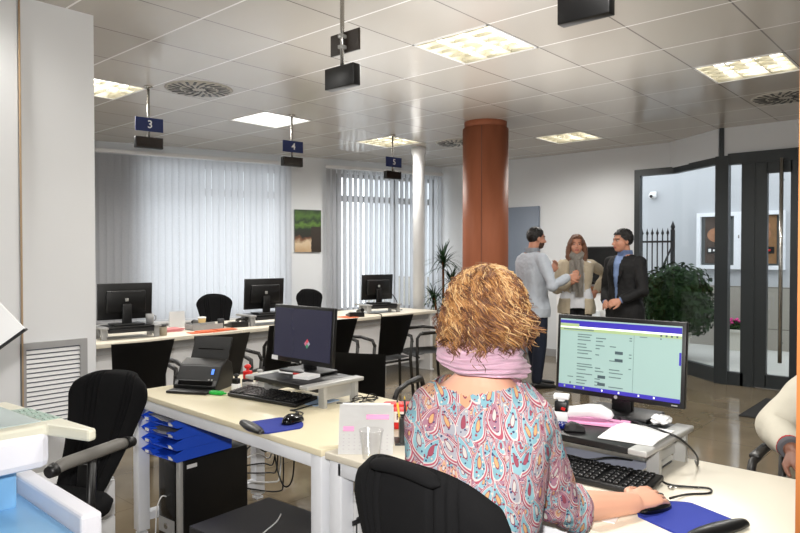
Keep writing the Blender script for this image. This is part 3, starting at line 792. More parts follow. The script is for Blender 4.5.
ui(b, .635, .637, .14, .94, 2); ui(b, .68, .74, .16, .17, 2); ui(b, .84, .85, .16, .18, 2); ui(b, .08, .13, .82, .832, 2); ui(b, .10, .11, .90, .93, 3)
for u in (.05, .14, .22, .38, .52, .68, .80): ui(b, u, u+.012, .958, .985, 1 if u < .3 else 4, .0148)
obj('page_layout', b, [e_blue, e_green, e_line, e_btn, e_white], sB)
b = B(); b.cyl((0, -.0108, .0088), (0, -.0128, .0088), .0062, seg=20); b.box((.205, -.0118, .009), (.02, .001, .004))
for v in b.bm.verts: v.co = MB_ @ v.co
obj('round_badge', b, M_silver, csB)
mA, MA_, sA, csA = monitor('computer_monitor', 'dark screened monitor with a small coloured logo on the left near desk', (2.10, 2.515, ZR), R(-90), .445, .280, .046, 0, None, 'near row monitors', R(4))
b = B()
dia = [(0, .022), (.02, 0), (0, -.022), (-.02, 0)]
for k, (px, pz) in enumerate(((0, .012), (.011, 0), (0, -.012), (-.011, 0))):
    b.mi = k % 4; b.prism([(x*.5+px, z*.5+pz) for x, z in dia], 0, .0008, MA_ @ frame_m((.045, -.0142, .10), (1, 0, 0), (0, 0, 1)))
obj('desktop_logo', b, [emis('logo_red', (.75, .25, .3), .5), emis('logo_grey', (.6, .6, .66), .5), emis('logo_green', (.2, .5, .35), .5), emis('logo_pink', (.7, .4, .5), .5)], sA)
b = B(); b.box((-.20, -.0125, .012), (.045, .003, .022))
for v in b.bm.verts: v.co = MA_ @ v.co
obj('inventory_sticker', b, M_paper, csA)
b = B(); b.cyl((0, -.0108, .0080), (0, -.0125, .0080), .0055, seg=20)
for v in b.bm.verts: v.co = MA_ @ v.co
obj('round_badge', b, M_silver, csA)

def riser(label, cx, cy, rz, w, d, h, z0, group, panel=M_silver):
    """monitor stand: black deck with silver side supports; local x = width"""
    o = thing('monitor_riser', label, 'monitor stand', (cx, cy, z0), rz, group)
    b = B(); b.box((0, 0, h-.013), (w*.80, d, .022), bev=.003); obj('deck', b, M_black, o)
    for sx in (-1, 1):
        b = B(); x = sx*w*.44
        b.box((x, 0, h-.010), (w*.12, d+.03, .018), bev=.004); b.box((sx*(w*.40), .05, h*.62-.009), (.012, d*.62, h*.76-.018))
        b.box((x, -d*.19, (h-.018)/2), (w*.08, .02, h-.018)); b.box((x, d*.42, (h-.018)/2), (w*.08, .02, h-.018))
        obj('side_support', b, panel, o)
    b = B(); b.box((0, .05, h-.037), (w*.74, d*.72, .028)); obj('drawer', b, M_dark, o)
    return o
riser('black and silver monitor riser holding papers and the lit web page monitor', 2.13, 1.00, R(-90), .49, .38, ZR-ZD, ZD, 'monitor risers')
riser('black and silver monitor riser under the dark screened monitor', 2.065, 2.46, R(-90), .46, .32, ZR-ZD, ZD, 'monitor risers')

def keyboard(label, loc, rz):
    o = thing('keyboard', label, 'keyboard', loc, rz, 'black keyboards')
    b = B(); M = Matrix.Rotation(R(4), 4, 'X')
    b.box((0, 0, .010), (.445, .155, .018), bev=.005); 
    for v in b.bm.verts: v.co = M @ v.co+V((0, 0, .006))
    obj('base', b, M_black, o)
    b = B()
    for r_ in range(6):
        n = 15; 
        for k in range(n+6):
            x = -.212+k*.0193; x += .012 if k >= 15 else 0; x += .008 if k >= 18 else 0
            if x > .215 or (r_ == 0 and 4 <= k <= 9): continue
            b.box((x, -.058+r_*.0215+(.006 if r_ == 5 else 0), .0225), (.0160, .0172, .008), bev=.002, seg=1)
    b.box((-.07, -.058, .0225), (.11, .0172, .008), bev=.002, seg=1)
    for v in b.bm.verts: v.co = M @ v.co+V((0, 0, .006))
    obj('keycaps', b, mat('keycap', (.11, .11, .115), .35), o)
    b = B(); 
    for sx in (-1, 1): b.box((sx*.17, .06, .006), (.03, .012, .012))
    obj('feet', b, M_dark, o)
    return o
keyboard('black keyboard in front of the lit monitor beside the woman\'s hand', (1.925, .955, ZD), R(-87))
keyboard('black keyboard on the left near desk before the dark monitor', (1.962, 2.575, ZD), R(-82))

def mousepad(label, cx, cy, rz):
    o = thing('mouse_pad', label, 'mouse pad', (cx, cy, ZD), rz, 'blue mouse pads')
    pts = [(.11*math.cos(a)*(1 if abs(math.cos(a)) > .3 else 1), .115*math.sin(a)) for a in [2*PI*k/40 for k in range(40)]]
    pts = [(max(-.10, min(.10, x*1.15)), y) for x, y in pts]
    b = B(); b.prism([(x, y) for x, y in pts], .0005, .006); obj('pad', b, M_bluepad, o)
    b = B()
    def f(u, v):
        a = u*2*PI; t = v*PI; prof = .027*(1-.28*abs(math.cos(t))**1.5)
        return (-.0+.105*math.cos(t), -.095+prof*math.cos(a)*math.sin(t)**.35, .007+max(0, .019*math.sin(a))*math.sin(t)**.4)
    b.grid(f, 20, 20, closed_u=True); obj('wrist_rest', b, M_black, o)
    return o
mousepad('blue mouse pad with black wrist rest under the woman\'s hand', 1.785, .595, R(-22))
mousepad('blue mouse pad with black wrist rest on the left near desk', 1.66, 2.165, R(-104))
def mouse(label, loc, rz):
    o = thing('computer_mouse', label, 'mouse', loc, rz, 'black computer mice')
    b = B()
    def f(u, v):
        a = u*2*PI; t = v*PI; s = math.sin(t)**.6
        return (.031*math.cos(a)*s*(1-.12*math.cos(t)), -.058*math.cos(t), max(0, .036*math.sin(a))*s*(1+.25*math.cos(t)))
    b.grid(f, 24, 16, closed_u=True); obj('shell', b, M_gloss, o)
    b = B(); b.cyl((-.004, .032, .027), (.004, .032, .027), .009, seg=12); obj('scroll_wheel', b, M_dark, o)
    return o
mouse('black mouse gripped by the woman\'s right hand', (1.788, .683, ZD+.0065), R(-104))
mouse('black mouse lying free on the left blue pad', (1.735, 2.14, ZD+.0065), R(-75))

def cable(name, label, pts, r, m, cat='cable', n=8):
    # smooth path through the points
    P = [V(p) for p in pts]; out = []
    for i in range(len(P)-1):
        p0, p1, p2, p3 = P[max(i-1, 0)], P[i], P[i+1], P[min(i+2, len(P)-1)]
        for k in range(n):
            t = k/n; out.append(.5*((2*p1)+(p2-p0)*t+(2*p0-5*p1+4*p2-p3)*t*t+(3*p1-p0-3*p2+p3)*t**3))
    out.append(P[-1]); b = B(); b.tube(out, r, 6); return tag(obj(name, b, m), label, cat)
z = ZD+.004
cable('mouse_cable', 'black mouse cable bent across the pale desk right of the keyboard', [(1.868, .668, z+.012), (1.965, .655, z), (2.02, .610, z), (2.06, .625, z), (2.03, .68, z), (2.02, .735, z), (2.10, .79, z), (2.25, .80, z)], .003, M_black)
cable('mouse_cable', 'short black mouse cable curling behind the left blue mouse pad', [(1.79, 2.155, z+.012), (1.84, 2.20, z+.01), (1.875, 2.27, z), (1.868, 2.32, z), (1.90, 2.31, z), (1.99, 2.325, z), (2.03, 2.32, z)], .003, M_black)
cable('scanner_cable', 'thick black cable looping from the hand scanner over the riser end', [(2.185, .945, ZR+.018), (2.19, .92, ZR+.018), (2.15, .86, ZR+.022), (2.12, .79, ZR+.020), (2.13, .73, ZR-.0), (2.20, .705, ZR-.06), (2.26, .72, ZD+.006), (2.30, .74, ZD+.006)], .0035, M_black)

# ------------------------------------------------------------------ left near desk objects
M_scanb = mat('scanner_black', (.028, .028, .03), .4)
o = thing('document_scanner', 'black sheet-fed document scanner on the far left desk corner', 'scanner', (1.90, 3.065, ZD), R(-62))
b = B(); b.prism([(-.10, 0), (.10, 0), (.10, .05), (.085, .135), (.03, .16), (-.03, .13), (-.075, .055), (-.10, .03)], -.128, .128, frame_m((0, 0, 0), (0, 1, 0), (0, 0, 1)))
obj('body', b, M_scanb, o, bev=.006); o.scale = (.94, .94, .94)
b = B(); b.prism([(.04, .12), (.055, .125), (.125, .265), (.11, .27)], -.115, .115, frame_m((0, 0, 0), (0, 1, 0), (0, 0, 1))); pt = obj('paper_support', b, mat('scanner_dark', (.06, .058, .055), .4), o, bev=.004)
b = B(); b.box((0, .078, .205), (.15, .004, .006), (R(28), 0, 0)); obj('guide_rail', b, M_scanb, pt)
b = B(); b.box((0, -.135, .008), (.235, .10, .014), bev=.004); obj('output_tray', b, M_scanb, o)
b = B(); b.box((0, -.088, .042), (.20, .012, .022), (R(-28), 0, 0)); obj('output_slot', b, M_gloss, o)
b = B(); b.box((.085, -.052, .10), (.014, .004, .030), (R(-28), 0, 0)); obj('scan_button', b, emis('scan_blue', (.35, .55, .95), .8), o)
b = B(); b.box((.075, -.078, .060), (.008, .004, .008), (R(-28), 0, 0)); b.box((.093, -.078, .060), (.008, .004, .008), (R(-28), 0, 0)); obj('indicator', b, M_silver, o)

def boxy(name, label, cat, loc, rz, d, m, bev=.004, part=None, group=None):
    b = B(); b.box((0, 0, d[2]/2), d, bev=bev); o = obj(name, b, m); o.location = loc; o.rotation_euler.z = rz; return tag(o, label, cat, group)
o = thing('memory_stick', 'bright green plastic memory stick on the desk before the scanner', 'usb stick', (1.845, 2.862, ZD), R(-68))
b = B(); b.box((0, 0, .010), (.075, .030, .019), bev=.007); obj('case', b, M_green, o)
b = B(); b.box((.045, 0, .010), (.016, .014, .007)); obj('plug', b, M_green, o)

def stamper(label, x, y, rz, body, base, knob, h, w=.04, d=.028, z0=ZD):
    o = thing('rubber_stamp', label, 'stamp', (x, y, z0), rz, 'self-inking stamps')
    b = B(); b.box((0, 0, h*.20), (w, d, h*.40), bev=.004); obj('base', b, base, o)
    b = B(); b.box((0, 0, h*.55), (w*.86, d*.9, h*.36), bev=.006); obj('sleeve', b, body, o)
    b = B(); b.cyl((0, 0, h*.6), (0, 0, h*.86), .008); b.ell((0, 0, h*.90), (w*.36, w*.36, h*.10)); obj('handle_knob', b, knob, o)
    return o
stamper('black self-inking stamp with white label right of the scanner', 1.975, 2.885, R(-70), M_black, M_paper, M_black, .085, .042, .03)
stamper('red self-inking stamp with round red knob, tallest of the stamps', 2.045, 2.885, R(-60), M_red, M_dark, M_red, .125, .05, .035)
stamper('red self-inking stamp with grey base against the riser end', 2.085, 2.835, R(-40), M_red, M_grey, M_grey, .10, .045, .034)
o = thing('tape_roll', 'grey stamp pad tin lying before the red stamps', 'tin', (2.02, 2.832, ZD), R(-75))
b = B(); b.prism([(-.035, -.02), (.035, -.02), (.035, .02), (-.035, .02)], 0, .034); obj('tin', b, M_grey, o, bev=.006)
b = B(); b.box((0, 0, .036), (.072, .042, .006), bev=.002); obj('lid', b, M_silver, o)
o.name = 'stamp_pad'
def pen(label, p, q, m, cap):
    o = thing('ballpoint_pen', label, 'pen', p, 0, 'pens on the riser'); d = V(q)-V(p)
    b = B(); b.tube([V((0, 0, 0)), d*.08, d*.9], [.0012, .0042, .0042], 8); obj('barrel', b, m, o)
    b = B(); b.tube([d*.72, d], [.0052, .0048], 8); obj('cap', b, cap, o)
pen('white barrelled pen lying on the left riser deck', (2.02, 2.60, ZR+.006), (2.045, 2.47, ZR+.006), M_paper, M_red)
pen('red pen lying on the left riser deck behind the white pen', (2.06, 2.59, ZR+.006), (2.07, 2.455, ZR+.006), M_red, M_black)
b = B(); b.box((0, 0, .008), (.09, .09, .015)); o = obj('note_pad', b, M_paper); o.location = (2.03, 2.40, ZR); o.rotation_euler.z = R(12); tag(o, 'small square white note block on the left riser deck before the stand', 'note pad')
o = thing('eyeglasses', 'black framed eyeglasses folded on the desk beside the left riser', 'glasses', (2.20, 2.185, ZD), R(-20))
b = B()
for sx in (-1, 1): b.tube([(sx*.034+.026*math.cos(2*PI*k/20), .0, .022+.018*math.sin(2*PI*k/20)) for k in range(20)], .002, 6, closed=True)
b.tube([(-.008, 0, .026), (0, 0, .029), (.008, 0, .026)], .002, 6); obj('rims', b, M_black, o)
for sx in (-1, 1):
    b = B(); b.tube([(sx*.062, 0, .026), (sx*.06, .01, .026), (-sx*.03, .02+.008*sx, .012), (-sx*.06, .024+.008*sx, .006)], .0022, 6); obj('temple', b, M_black, o)
cable('keyboard_cable', 'thin dark cable lying along the end of the left riser', [(2.10, 2.27, z), (2.16, 2.235, z), (2.22, 2.275, z+.002), (2.285, 2.255, z), (2.315, 2.21, z), (2.25, 2.20, z), (2.19, 2.215, z)], .003, M_black)
boxy('paper_sheet', 'pale blue sheet tucked under the left riser behind the keyboard', 'paper', (2.07, 2.44, ZD), R(5), (.16, .26, .003), mat('pale_blue_paper', (.72, .82, .93), .7), 0)

# desk calendar, cup, box, pen holder at the joint of the two desks
o = thing('desk_calendar', 'white tent desk calendar with pink marks beside the plastic cup', 'calendar', (1.675, 1.655, ZD), R(-50))
def tent(sgn):
    b = B(); q = .058
    b.quad((-.095, sgn*q, .001), (.095, sgn*q, .001), (.095, sgn*.003, .162), (-.095, sgn*.003, .162))
    bmesh.ops.solidify(b.bm, geom=b.bm.faces[:], thickness=.0015); return b
obj('front_leaf', tent(-1), M_paper, o); obj('rear_leaf', tent(1), M_paper, o)
for u0, u1, v0, v1 in ((.50, .92, .70, .80), (.08, .28, .46, .56)):
    b = B(); pf_ = lambda u, v: V((-.095+.19*u, -.058+.055*v-.0022, .001+.161*v))
    b.quad(pf_(u0, v0), pf_(u1, v0), pf_(u1, v1), pf_(u0, v1))
    obj('month_mark', b, M_pink, o)
b = B()
for r_ in range(5):
    for c_ in range(9):
        pf_ = lambda u, v: V((-.095+.19*u, -.058+.055*v-.0020, .001+.161*v)); u, v = .08+c_*.1, .10+r_*.07
        b.quad(pf_(u, v), pf_(u+.03, v), pf_(u+.03, v+.012), pf_(u, v+.012))
obj('date_lines', b, mat('print_grey', (.84, .82, .84), .7), o)
b = B(); b.box((0, 0, .163), (.17, .008, .006)); obj('binding', b, M_paper, o)
b = B(); b.lathe([(.028, 0), (.029, .002), (.040, .095), (.042, .096), (.042, .099), (.0385, .098), (.0275, .004), (.0, .004)], seg=32, cap=False)
o = obj('plastic_cup', b, M_cup); o.location = (1.610, 1.570, ZD); tag(o, 'empty clear plastic cup in front of the white desk calendar', 'cup')
o = thing('snack_box', 'red and cream carton with dark lettering behind the calendar', 'box', (1.985, 1.765, ZD), R(-48))
b = B(); b.box((0, 0, .05), (.15, .075, .10), bev=.012); obj('carton', b, M_red, o)
b = B(); b.box((0, -.0385, .052), (.15, .002, .042)); bd = obj('front_band', b, mat('cream_card', (.92, .88, .84), .6), o)
obj('lettering', text_b('RO', .034, frame_m((.002, -.0400, .052), (1, 0, 0), (0, 0, 1)), .0004), mat('maroon_ink', (.35, .14, .2), .6), bd)
o = thing('pen_holder', 'black desk organiser with yellow pens behind the cup, left of the woman', 'organiser', (1.85, 1.607, ZD), R(-45))
b = B(); b.box((0, 0, .004), (.11, .09, .008)); 
for sx, sy, dx, dy in ((-.035, .0, .006, .07), (.035, 0, .006, .07), (0, .035, .07, .006), (0, -.035, .07, .006), (0, 0, .07, .004)): b.box((sx, sy, .05), (dx, dy, .09))
obj('tray', b, M_black, o)
for k, (dx, dy, lx, ly, hh) in enumerate(((-.018, -.015, -.01, 0, .14), (.016, -.016, .012, 0, .13), (.0, .018, .005, .01, .155), (-.02, .02, -.015, .01, .15))):
    p = thing('pencil', 'pencil with yellow or dark barrel in the black desk organiser', 'pencil', (1.85+dx*.9, 1.607+dy, ZD+.010), 0, 'pencils in the organiser')
    b = B(); b.tube([(0, 0, 0), (lx, ly, hh-.012)], .004, 6); obj('barrel', b, M_yellow if k != 2 else M_black, p)
    b = B(); b.tube([(lx, ly, hh-.012), (lx*1.05, ly*1.05, hh)], [.0042, .001], 6); obj('tip', b, M_yellow if k == 2 else M_dark, p)

# ------------------------------------------------------------------ woman's desk objects
o = thing('rubber_stamp', 'black stamp with white label and red mark at the left end of the right riser', 'stamp', (2.09, 1.118, ZR), R(-70), 'self-inking stamps')
b = B(); b.box((0, 0, .018), (.045, .032, .036), bev=.003); obj('base', b, M_paper, o)
b = B(); b.box((0, 0, .052), (.045, .032, .036), bev=.004); sl_ = obj('sleeve', b, M_black, o)
b = B(); b.box((.008, -.0165, .046), (.014, .002, .010), (0, R(20), 0)); obj('red_mark', b, M_red, sl_)
b = B(); b.box((0, 0, .074), (.02, .016, .012)); b.box((0, 0, .086), (.052, .034, .016), bev=.003); obj('cap', b, M_paper, o)
boxy('paper_sheet', 'bright pink sheets under the white hand scanner on the riser', 'paper', (2.18, 1.02, ZR), R(14), (.15, .20, .006), M_pink, 0)
o = thing('barcode_scanner', 'white handheld barcode scanner lying on the pink sheets', 'scanner', (2.14, 1.04, ZR+.0065), R(-66))
b = B(); b.tube([(-.085, 0, .020), (-.05, 0, .026), (0, 0, .034), (.035, 0, .033), (.065, 0, .022), (.075, 0, .014)], [(.016, .018), (.020, .020), (.026, .022), (.026, .024), (.020, .018), (.014, .012)], 14); obj('body', b, M_white, o)
b = B(); b.tube([(.072, 0, .016), (.105, 0, .010)], [.006, .004], 8); obj('cable_grommet', b, M_black, o)
b = B(); b.box((-.090, 0, .020), (.006, .026, .022), bev=.003); obj('scan_window', b, M_dark, o)
b = B(); b.lathe([(.021, 0), (.021, .013), (.019, .016), (.009, .016), (.009, .012), (0, .012)], seg=24); o = obj('bottle_cap', b, mat('navy_plastic', (.06, .12, .42), .25)); o.location = (2.015, 1.075, ZR); tag(o, 'small round dark blue cap on the riser below the stamp', 'cap')
o = thing('glue_dispenser', 'small black tape dispenser beside the blue cap on the riser', 'dispenser', (1.995, 1.02, ZR), R(-60))
b = B(); b.prism([(-.035, 0), (.035, 0), (.03, .018), (.0, .03), (-.03, .022)], -.011, .011, frame_m((0, 0, 0), (1, 0, 0), (0, 0, 1))); obj('body', b, M_black, o, bev=.003)
b = B(); b.cyl((-.008, -.013, .018), (-.008, .013, .018), .012, seg=16); obj('spool', b, M_dark, o); o.name = 'tape_dispenser'
for k in range(4):
    b = B(); b.box((0, 0, .002), (.17, .165, .0032)); q = obj('paper_sheet', b, M_paper); q.location = (2.065+.004*k, .858-.006*k, ZR+k*.0036); q.rotation_euler.z = R(8-2.0*k); tag(q, 'white sheet in the loose paper pile on the right riser end', 'paper', 'white sheets on the right riser')
b = B()
def crump(u, v):
    a, t = u*2*PI, v*PI; n_ = 1+.5*noise.noise(V((math.cos(a)*2.2, math.sin(a)*2.2, t*2)))
    return (.048*math.cos(a)*math.sin(t)*n_, .030*math.sin(a)*math.sin(t)*n_, .014-.014*math.cos(t)*n_)
b.grid(crump, 18, 12, closed_u=True, smooth=False); o = obj('crumpled_tissue', b, M_paper); o.location = (2.275, .845, ZR+.003); tag(o, 'crumpled white tissue at the right end of the riser', 'tissue')
o = thing('paper_clip_chain', 'thin clear earphone-like hook lying on the pale desk right of the riser', 'hook', (2.005, .690, ZD+.003), R(-50))
b = B(); b.tube([(-.02, 0, 0), (0, .006, 0), (.03, .004, 0), (.055, 0, 0), (.07, .008, 0)], .0016, 6); b.ell((-.024, 0, .003), (.010, .008, .005), seg=10); obj('wire', b, M_steel, o); o.name = 'wire_hook'
o['label'] = 'small clear wire hook lying on the pale desk right of the keyboard'
for k, pts in enumerate(([(2.02, 1.14, z), (1.99, 1.05, z+.03), (1.97, .98, z+.025), (2.01, .93, z), (2.06, .92, z)], [(2.06, 1.16, z), (2.08, 1.08, z), (2.05, 1.0, z+.01), (2.09, .94, z+.02), (2.17, .9, z)])):
    cable('keyboard_cable', ['black cable drooping behind the keyboard under the right riser', 'second black cable lying deeper under the right riser'][k], pts, .0035, M_black)
boxy('paper_sheet', 'pale sheet lying under the right riser behind the keyboard', 'paper', (2.11, .99, ZD), R(3), (.14, .30, .003), mat('pale_lilac_paper', (.78, .80, .88), .7), 0)
boxy('paper_sheet', 'white sheet on the desk at the woman\'s right forearm', 'paper', (1.70, .86, ZD), R(12), (.18, .24, .002), M_paper, 0)

# ------------------------------------------------------------------ under the left desk
o = thing('computer_tower', 'black computer tower standing on the floor under the left desk', 'computer', (1.865, 2.995, 0), R(3))
b = B(); b.box((0, 0, .225), (.38, .19, .41), bev=.004); b.box((.14, 0, .01), (.05, .18, .02)); b.box((-.14, 0, .01), (.05, .18, .02)); cse = obj('case', b, M_black, o)
b = B(); b.box((-.198, .02, .225), (.022, .15, .41), bev=.008); obj('front_panel', b, M_gloss, o)
b = B(); b.box((-.198, -.075, .225), (.028, .03, .41), bev=.008); obj('silver_edge', b, M_silver, o)
b = B(); b.box((-.145, -.0965, .400), (.055, .003, .018)); obj('inventory_sticker', b, M_paper, cse)
b = B(); b.box((-.211, .02, .10), (.006, .13, .07)); b.mi = 1; b.cyl((-.213, .02, .10), (-.218, .02, .10), .014, seg=18); obj('power_plate', b, [M_grey, M_steel], o)
ty0 = .436
for k in range(4):
    o = thing('letter_tray', ['lowest of the four blue letter trays on the computer tower', 'second blue letter tray from the bottom of the stack', 'third blue letter tray from the bottom holding grey papers', 'topmost blue letter tray holding white papers under the desk edge'][k], 'letter tray', (1.80, 3.02, ty0+k*.054), R(4), 'blue letter trays')
    b = B(); b.box((-.01, 0, .003), (.32, .25, .005))
    for sy in (-1, 1): b.prism([(-.17, 0), (.15, 0), (.15, .053), (-.13, .053), (-.20, .032)], -.0025, .0025, frame_m((0, sy*.1255, 0), (1, 0, 0), (0, 0, 1)))
    b.box((.148, 0, .026), (.005, .25, .050)); obj('tray', b, M_blue, o)
    for sy in (-1, 1):
        b = B(); b.prism([(-.17, .002), (-.13, .002), (-.155, .029), (-.188, .029)], -.055, .0, frame_m((0, -.124 if sy < 0 else .069, 0), (1, 0, 0), (0, 0, 1))); lp = obj('front_lip', b, M_blue, o)
        b = B(); b.box((-.185, sy*.10, .020), (.003, .03, .016)); obj('label_tab', b, M_paper, lp)
    if k >= 2:
        b = B()
        b.grid(lambda u, v: (-.185+.30*u+.02*(v-.5), -.11+.22*v, .010+.012*(1-u)**2*(k-1)+.005*math.sin(v*5+k)), 6, 6, .0008)
        o2 = obj('paper_sheet', b, M_paper if k == 3 else mat('grey_paper', (.72, .72, .74), .8)); o2.location = o.location; o2.rotation_euler.z = o.rotation_euler.z
        tag(o2, ['', '', 'grey papers in the third blue letter tray', 'white curling papers in the topmost blue letter tray'][k], 'paper')
o = thing('floor_cabinet', 'low flat dark grey case standing under the left desk front', 'case', (1.66, 2.22, 0), R(3))
b = B(); b.box((0, 0, .16), (.42, .46, .31), bev=.008); b.box((0, 0, .005), (.36, .40, .01)); obj('shell', b, M_dark, o)
b = B(); b.box((0, 0, .3155), (.415, .455, .004)); obj('lid', b, mat('dark_grey_lid', (.25, .25, .26), .5), o)
cable('white_cable', 'thin white cable lying across the dark grey case', [(1.76, 2.25, .322), (1.70, 2.20, .322), (1.62, 2.16, .322), (1.53, 2.12, .322), (1.44, 2.10, .325), (1.42, 2.09, .25), (1.41, 2.085, .02)], .003, M_paper)
cable('white_cable', 'short white cable plugged into the computer tower front', [(1.650, 3.0, .245), (1.625, 3.0, .25), (1.605, 3.005, .20), (1.60, 3.01, .10), (1.605, 3.02, .01)], .003, M_paper)
for k in range(6):
    wh = k in (1, 4)
    q = cable('power_cable', 'black cable tangled behind the computer tower under the left desk', [(2.06, 3.00+.02*(k-3), .38-.04*k), (2.14+.015*k, 2.97-.02*k, .40-.05*k), (2.20+.01*k, 2.93-.015*k, .36-.03*k), (2.20, 2.90-.02*k, .52), (2.14, 2.88-.03*k, .695)], .004, M_paper if wh else M_black)
    q['group'] = 'white cables behind the computer tower' if wh else 'black cables behind the computer tower'
    if wh: q['label'] = 'white cable tangled behind the computer tower under the left desk'
cable('power_cable', 'black cable hanging in a deep loop under the left desk', [(2.05, 2.68, .70), (2.06, 2.70, .52), (2.07, 2.67, .34), (2.06, 2.60, .28), (2.05, 2.53, .34), (2.04, 2.50, .52), (2.03, 2.48, .70)], .004, M_black)
cable('power_cable', 'black cable in a shallow sag under the left desk', [(2.10, 2.75, .70), (2.09, 2.68, .58), (2.07, 2.54, .53), (2.04, 2.36, .56), (2.02, 2.24, .70)], .004, M_black)

o = thing('drawer_pedestal', 'white pedestal with key lock under the desk joint behind the chair', 'drawer unit', (1.85, 1.50, 0), 0)
b = B(); b.box((0, 0, .29), (.42, .40, .56), bev=.003); b.box((0, 0, .005), (.38, .36, .01)); obj('carcass', b, M_white, o)
for k in range(3):
    b = B(); b.box((-.216, 0, .12+.175*k), (.014, .39, .165), bev=.003); dr = obj('drawer', b, M_white, o)
    if k == 2:
        b = B(); b.cyl((-.223, .14, .50), (-.232, .14, .50), .011, seg=16); b.box((-.246, .14, .497), (.028, .004, .016)); b.box((-.240, .14, .465), (.004, .004, .06)); obj('lock', b, M_dark, dr)
boxy('box_file', 'bright blue folder lying on the white pedestal under the desk joint', 'folder', (1.83, 1.52, .570), R(-4), (.33, .30, .05), M_blue, .006)
o = thing('drawer_pedestal', 'low white two drawer unit on the floor behind the empty office chair', 'drawer unit', (1.27, 3.26, 0), R(8))
b = B(); b.box((0, 0, .19), (.30, .36, .36), bev=.003); b.box((0, 0, .005), (.26, .32, .01)); obj('carcass', b, M_white, o)
for k in range(2):
    b = B(); b.box((0, -.186, .105+.175*k), (.29, .014, .165), bev=.003); obj('drawer', b, M_white, o)

# ------------------------------------------------------------------ copier and document holder
o = thing('photocopier', 'large white office copier with pale blue paper tray, lower left corner', 'copier', (.42, 2.12, 0))
inv = M_of(o).inverted()
b = B(); b.prism([(.0, 1.73), (.775, 1.73), (.79, 2.50), (.0, 2.50)], .03, .66); obj('cabinet', b, M_cop, o, inv, bev=.012)
b = B(); b.prism([(.722, 1.74), (.775, 1.735), (.785, 2.48), (.732, 2.48)], .655, .75); b.prism([(.0, 2.28), (.72, 2.28), (.72, 2.48), (0, 2.48)], .655, .84); obj('tray_surround', b, M_cop, o, inv, bev=.008)
b = B(); b.prism([(.02, 1.72), (.72, 1.745), (.728, 2.28), (.02, 2.28)], .658, .705); tr_ = obj('output_tray', b, M_tray, o, inv, bev=.01)
b = B(); b.prism([(.20, 1.72), (.48, 1.74), (.48, 1.80), (.20, 1.80)], .70, .735); b.prism([(.44, 1.74), (.49, 1.74), (.49, 2.05), (.44, 2.05)], .70, .735); obj('paper_stop', b, mat('tray_light', (.66, .80, .92), .3), tr_, inv)
b = B(); b.prism([(.0, 2.06), (.68, 2.06), (.70, 2.30), (0, 2.30)], .70, .83); obj('finisher', b, M_tray, o, inv, bev=.01)
b = B(); b.prism([(.0, 1.925), (.725, 1.935), (.73, 2.45), (.0, 2.45)], .835, .94); obj('scanner_unit', b, M_cop, o, inv, bev=.022)
b = B(); b.prism([(.44, 1.94), (.715, 1.94), (.765, 1.79), (.79, 1.80), (.745, 2.34), (.40, 2.34)], .922, .955); cp = obj('control_panel', b, M_copc, o, inv, bev=.008)
b = B(); b.prism([(.60, 1.98), (.715, 1.98), (.70, 2.26), (.59, 2.26)], .9555, .9575); obj('display', b, M_lcd, cp, inv)
b = B()
for k in range(4):
    for q in range(3): b.box((.745-.004*k+.013*q-.012, 2.0+.05*k, .957), (.009, .022, .004), bev=.001)
b.prism([(.722, 1.985), (.772, 1.985), (.752, 2.19), (.708, 2.19)], .9545, .9560); obj('keypad', b, mat('panel_keys', (.62, .70, .66), .4), cp, inv)
b = B(); b.prism([(.0, 1.95), (.56, 1.95), (.56, 2.42), (.0, 2.42)], .945, .99); obj('platen_lid', b, M_cop, o, inv, bev=.01)
b = B(); b.prism([(.06, 2.02), (.50, 2.02), (.50, 2.36), (.06, 2.36)], .99, .995); obj('platen_sheet', b, mat('platen_grey', (.72, .76, .80), .3), o, inv)

o = thing('document_holder', 'tilted white document holder with paper at the left photo edge', 'document holder', (.575, 2.28, .995))
inv = M_of(o).inverted()
cr, ed1, ed2 = V((.722, 2.115, 1.205)), V((-.54, .604, -.58)).normalized(), V((-.46, .514, .72)).normalized()
hM = frame_m(cr, ed1, ed2)
b = B(); b.prism([(0, 0), (.29, 0), (.29, .21), (0, .21)], -.003, .003, hM); obj('board', b, M_paper, o, inv)
b = B(); b.prism([(0, -.006), (.29, -.006), (.29, 0), (0, 0)], -.006, .010, hM); obj('ledge', b, M_dark, o, inv)
b = B(); b.cyl((.575, 2.30, .997), (.575, 2.30, 1.20), .008); b.lathe([(.05, .9955), (.05, 1.003), (.01, 1.008)], (.575, 2.30, 0)); obj('stand', b, M_white, o, inv)

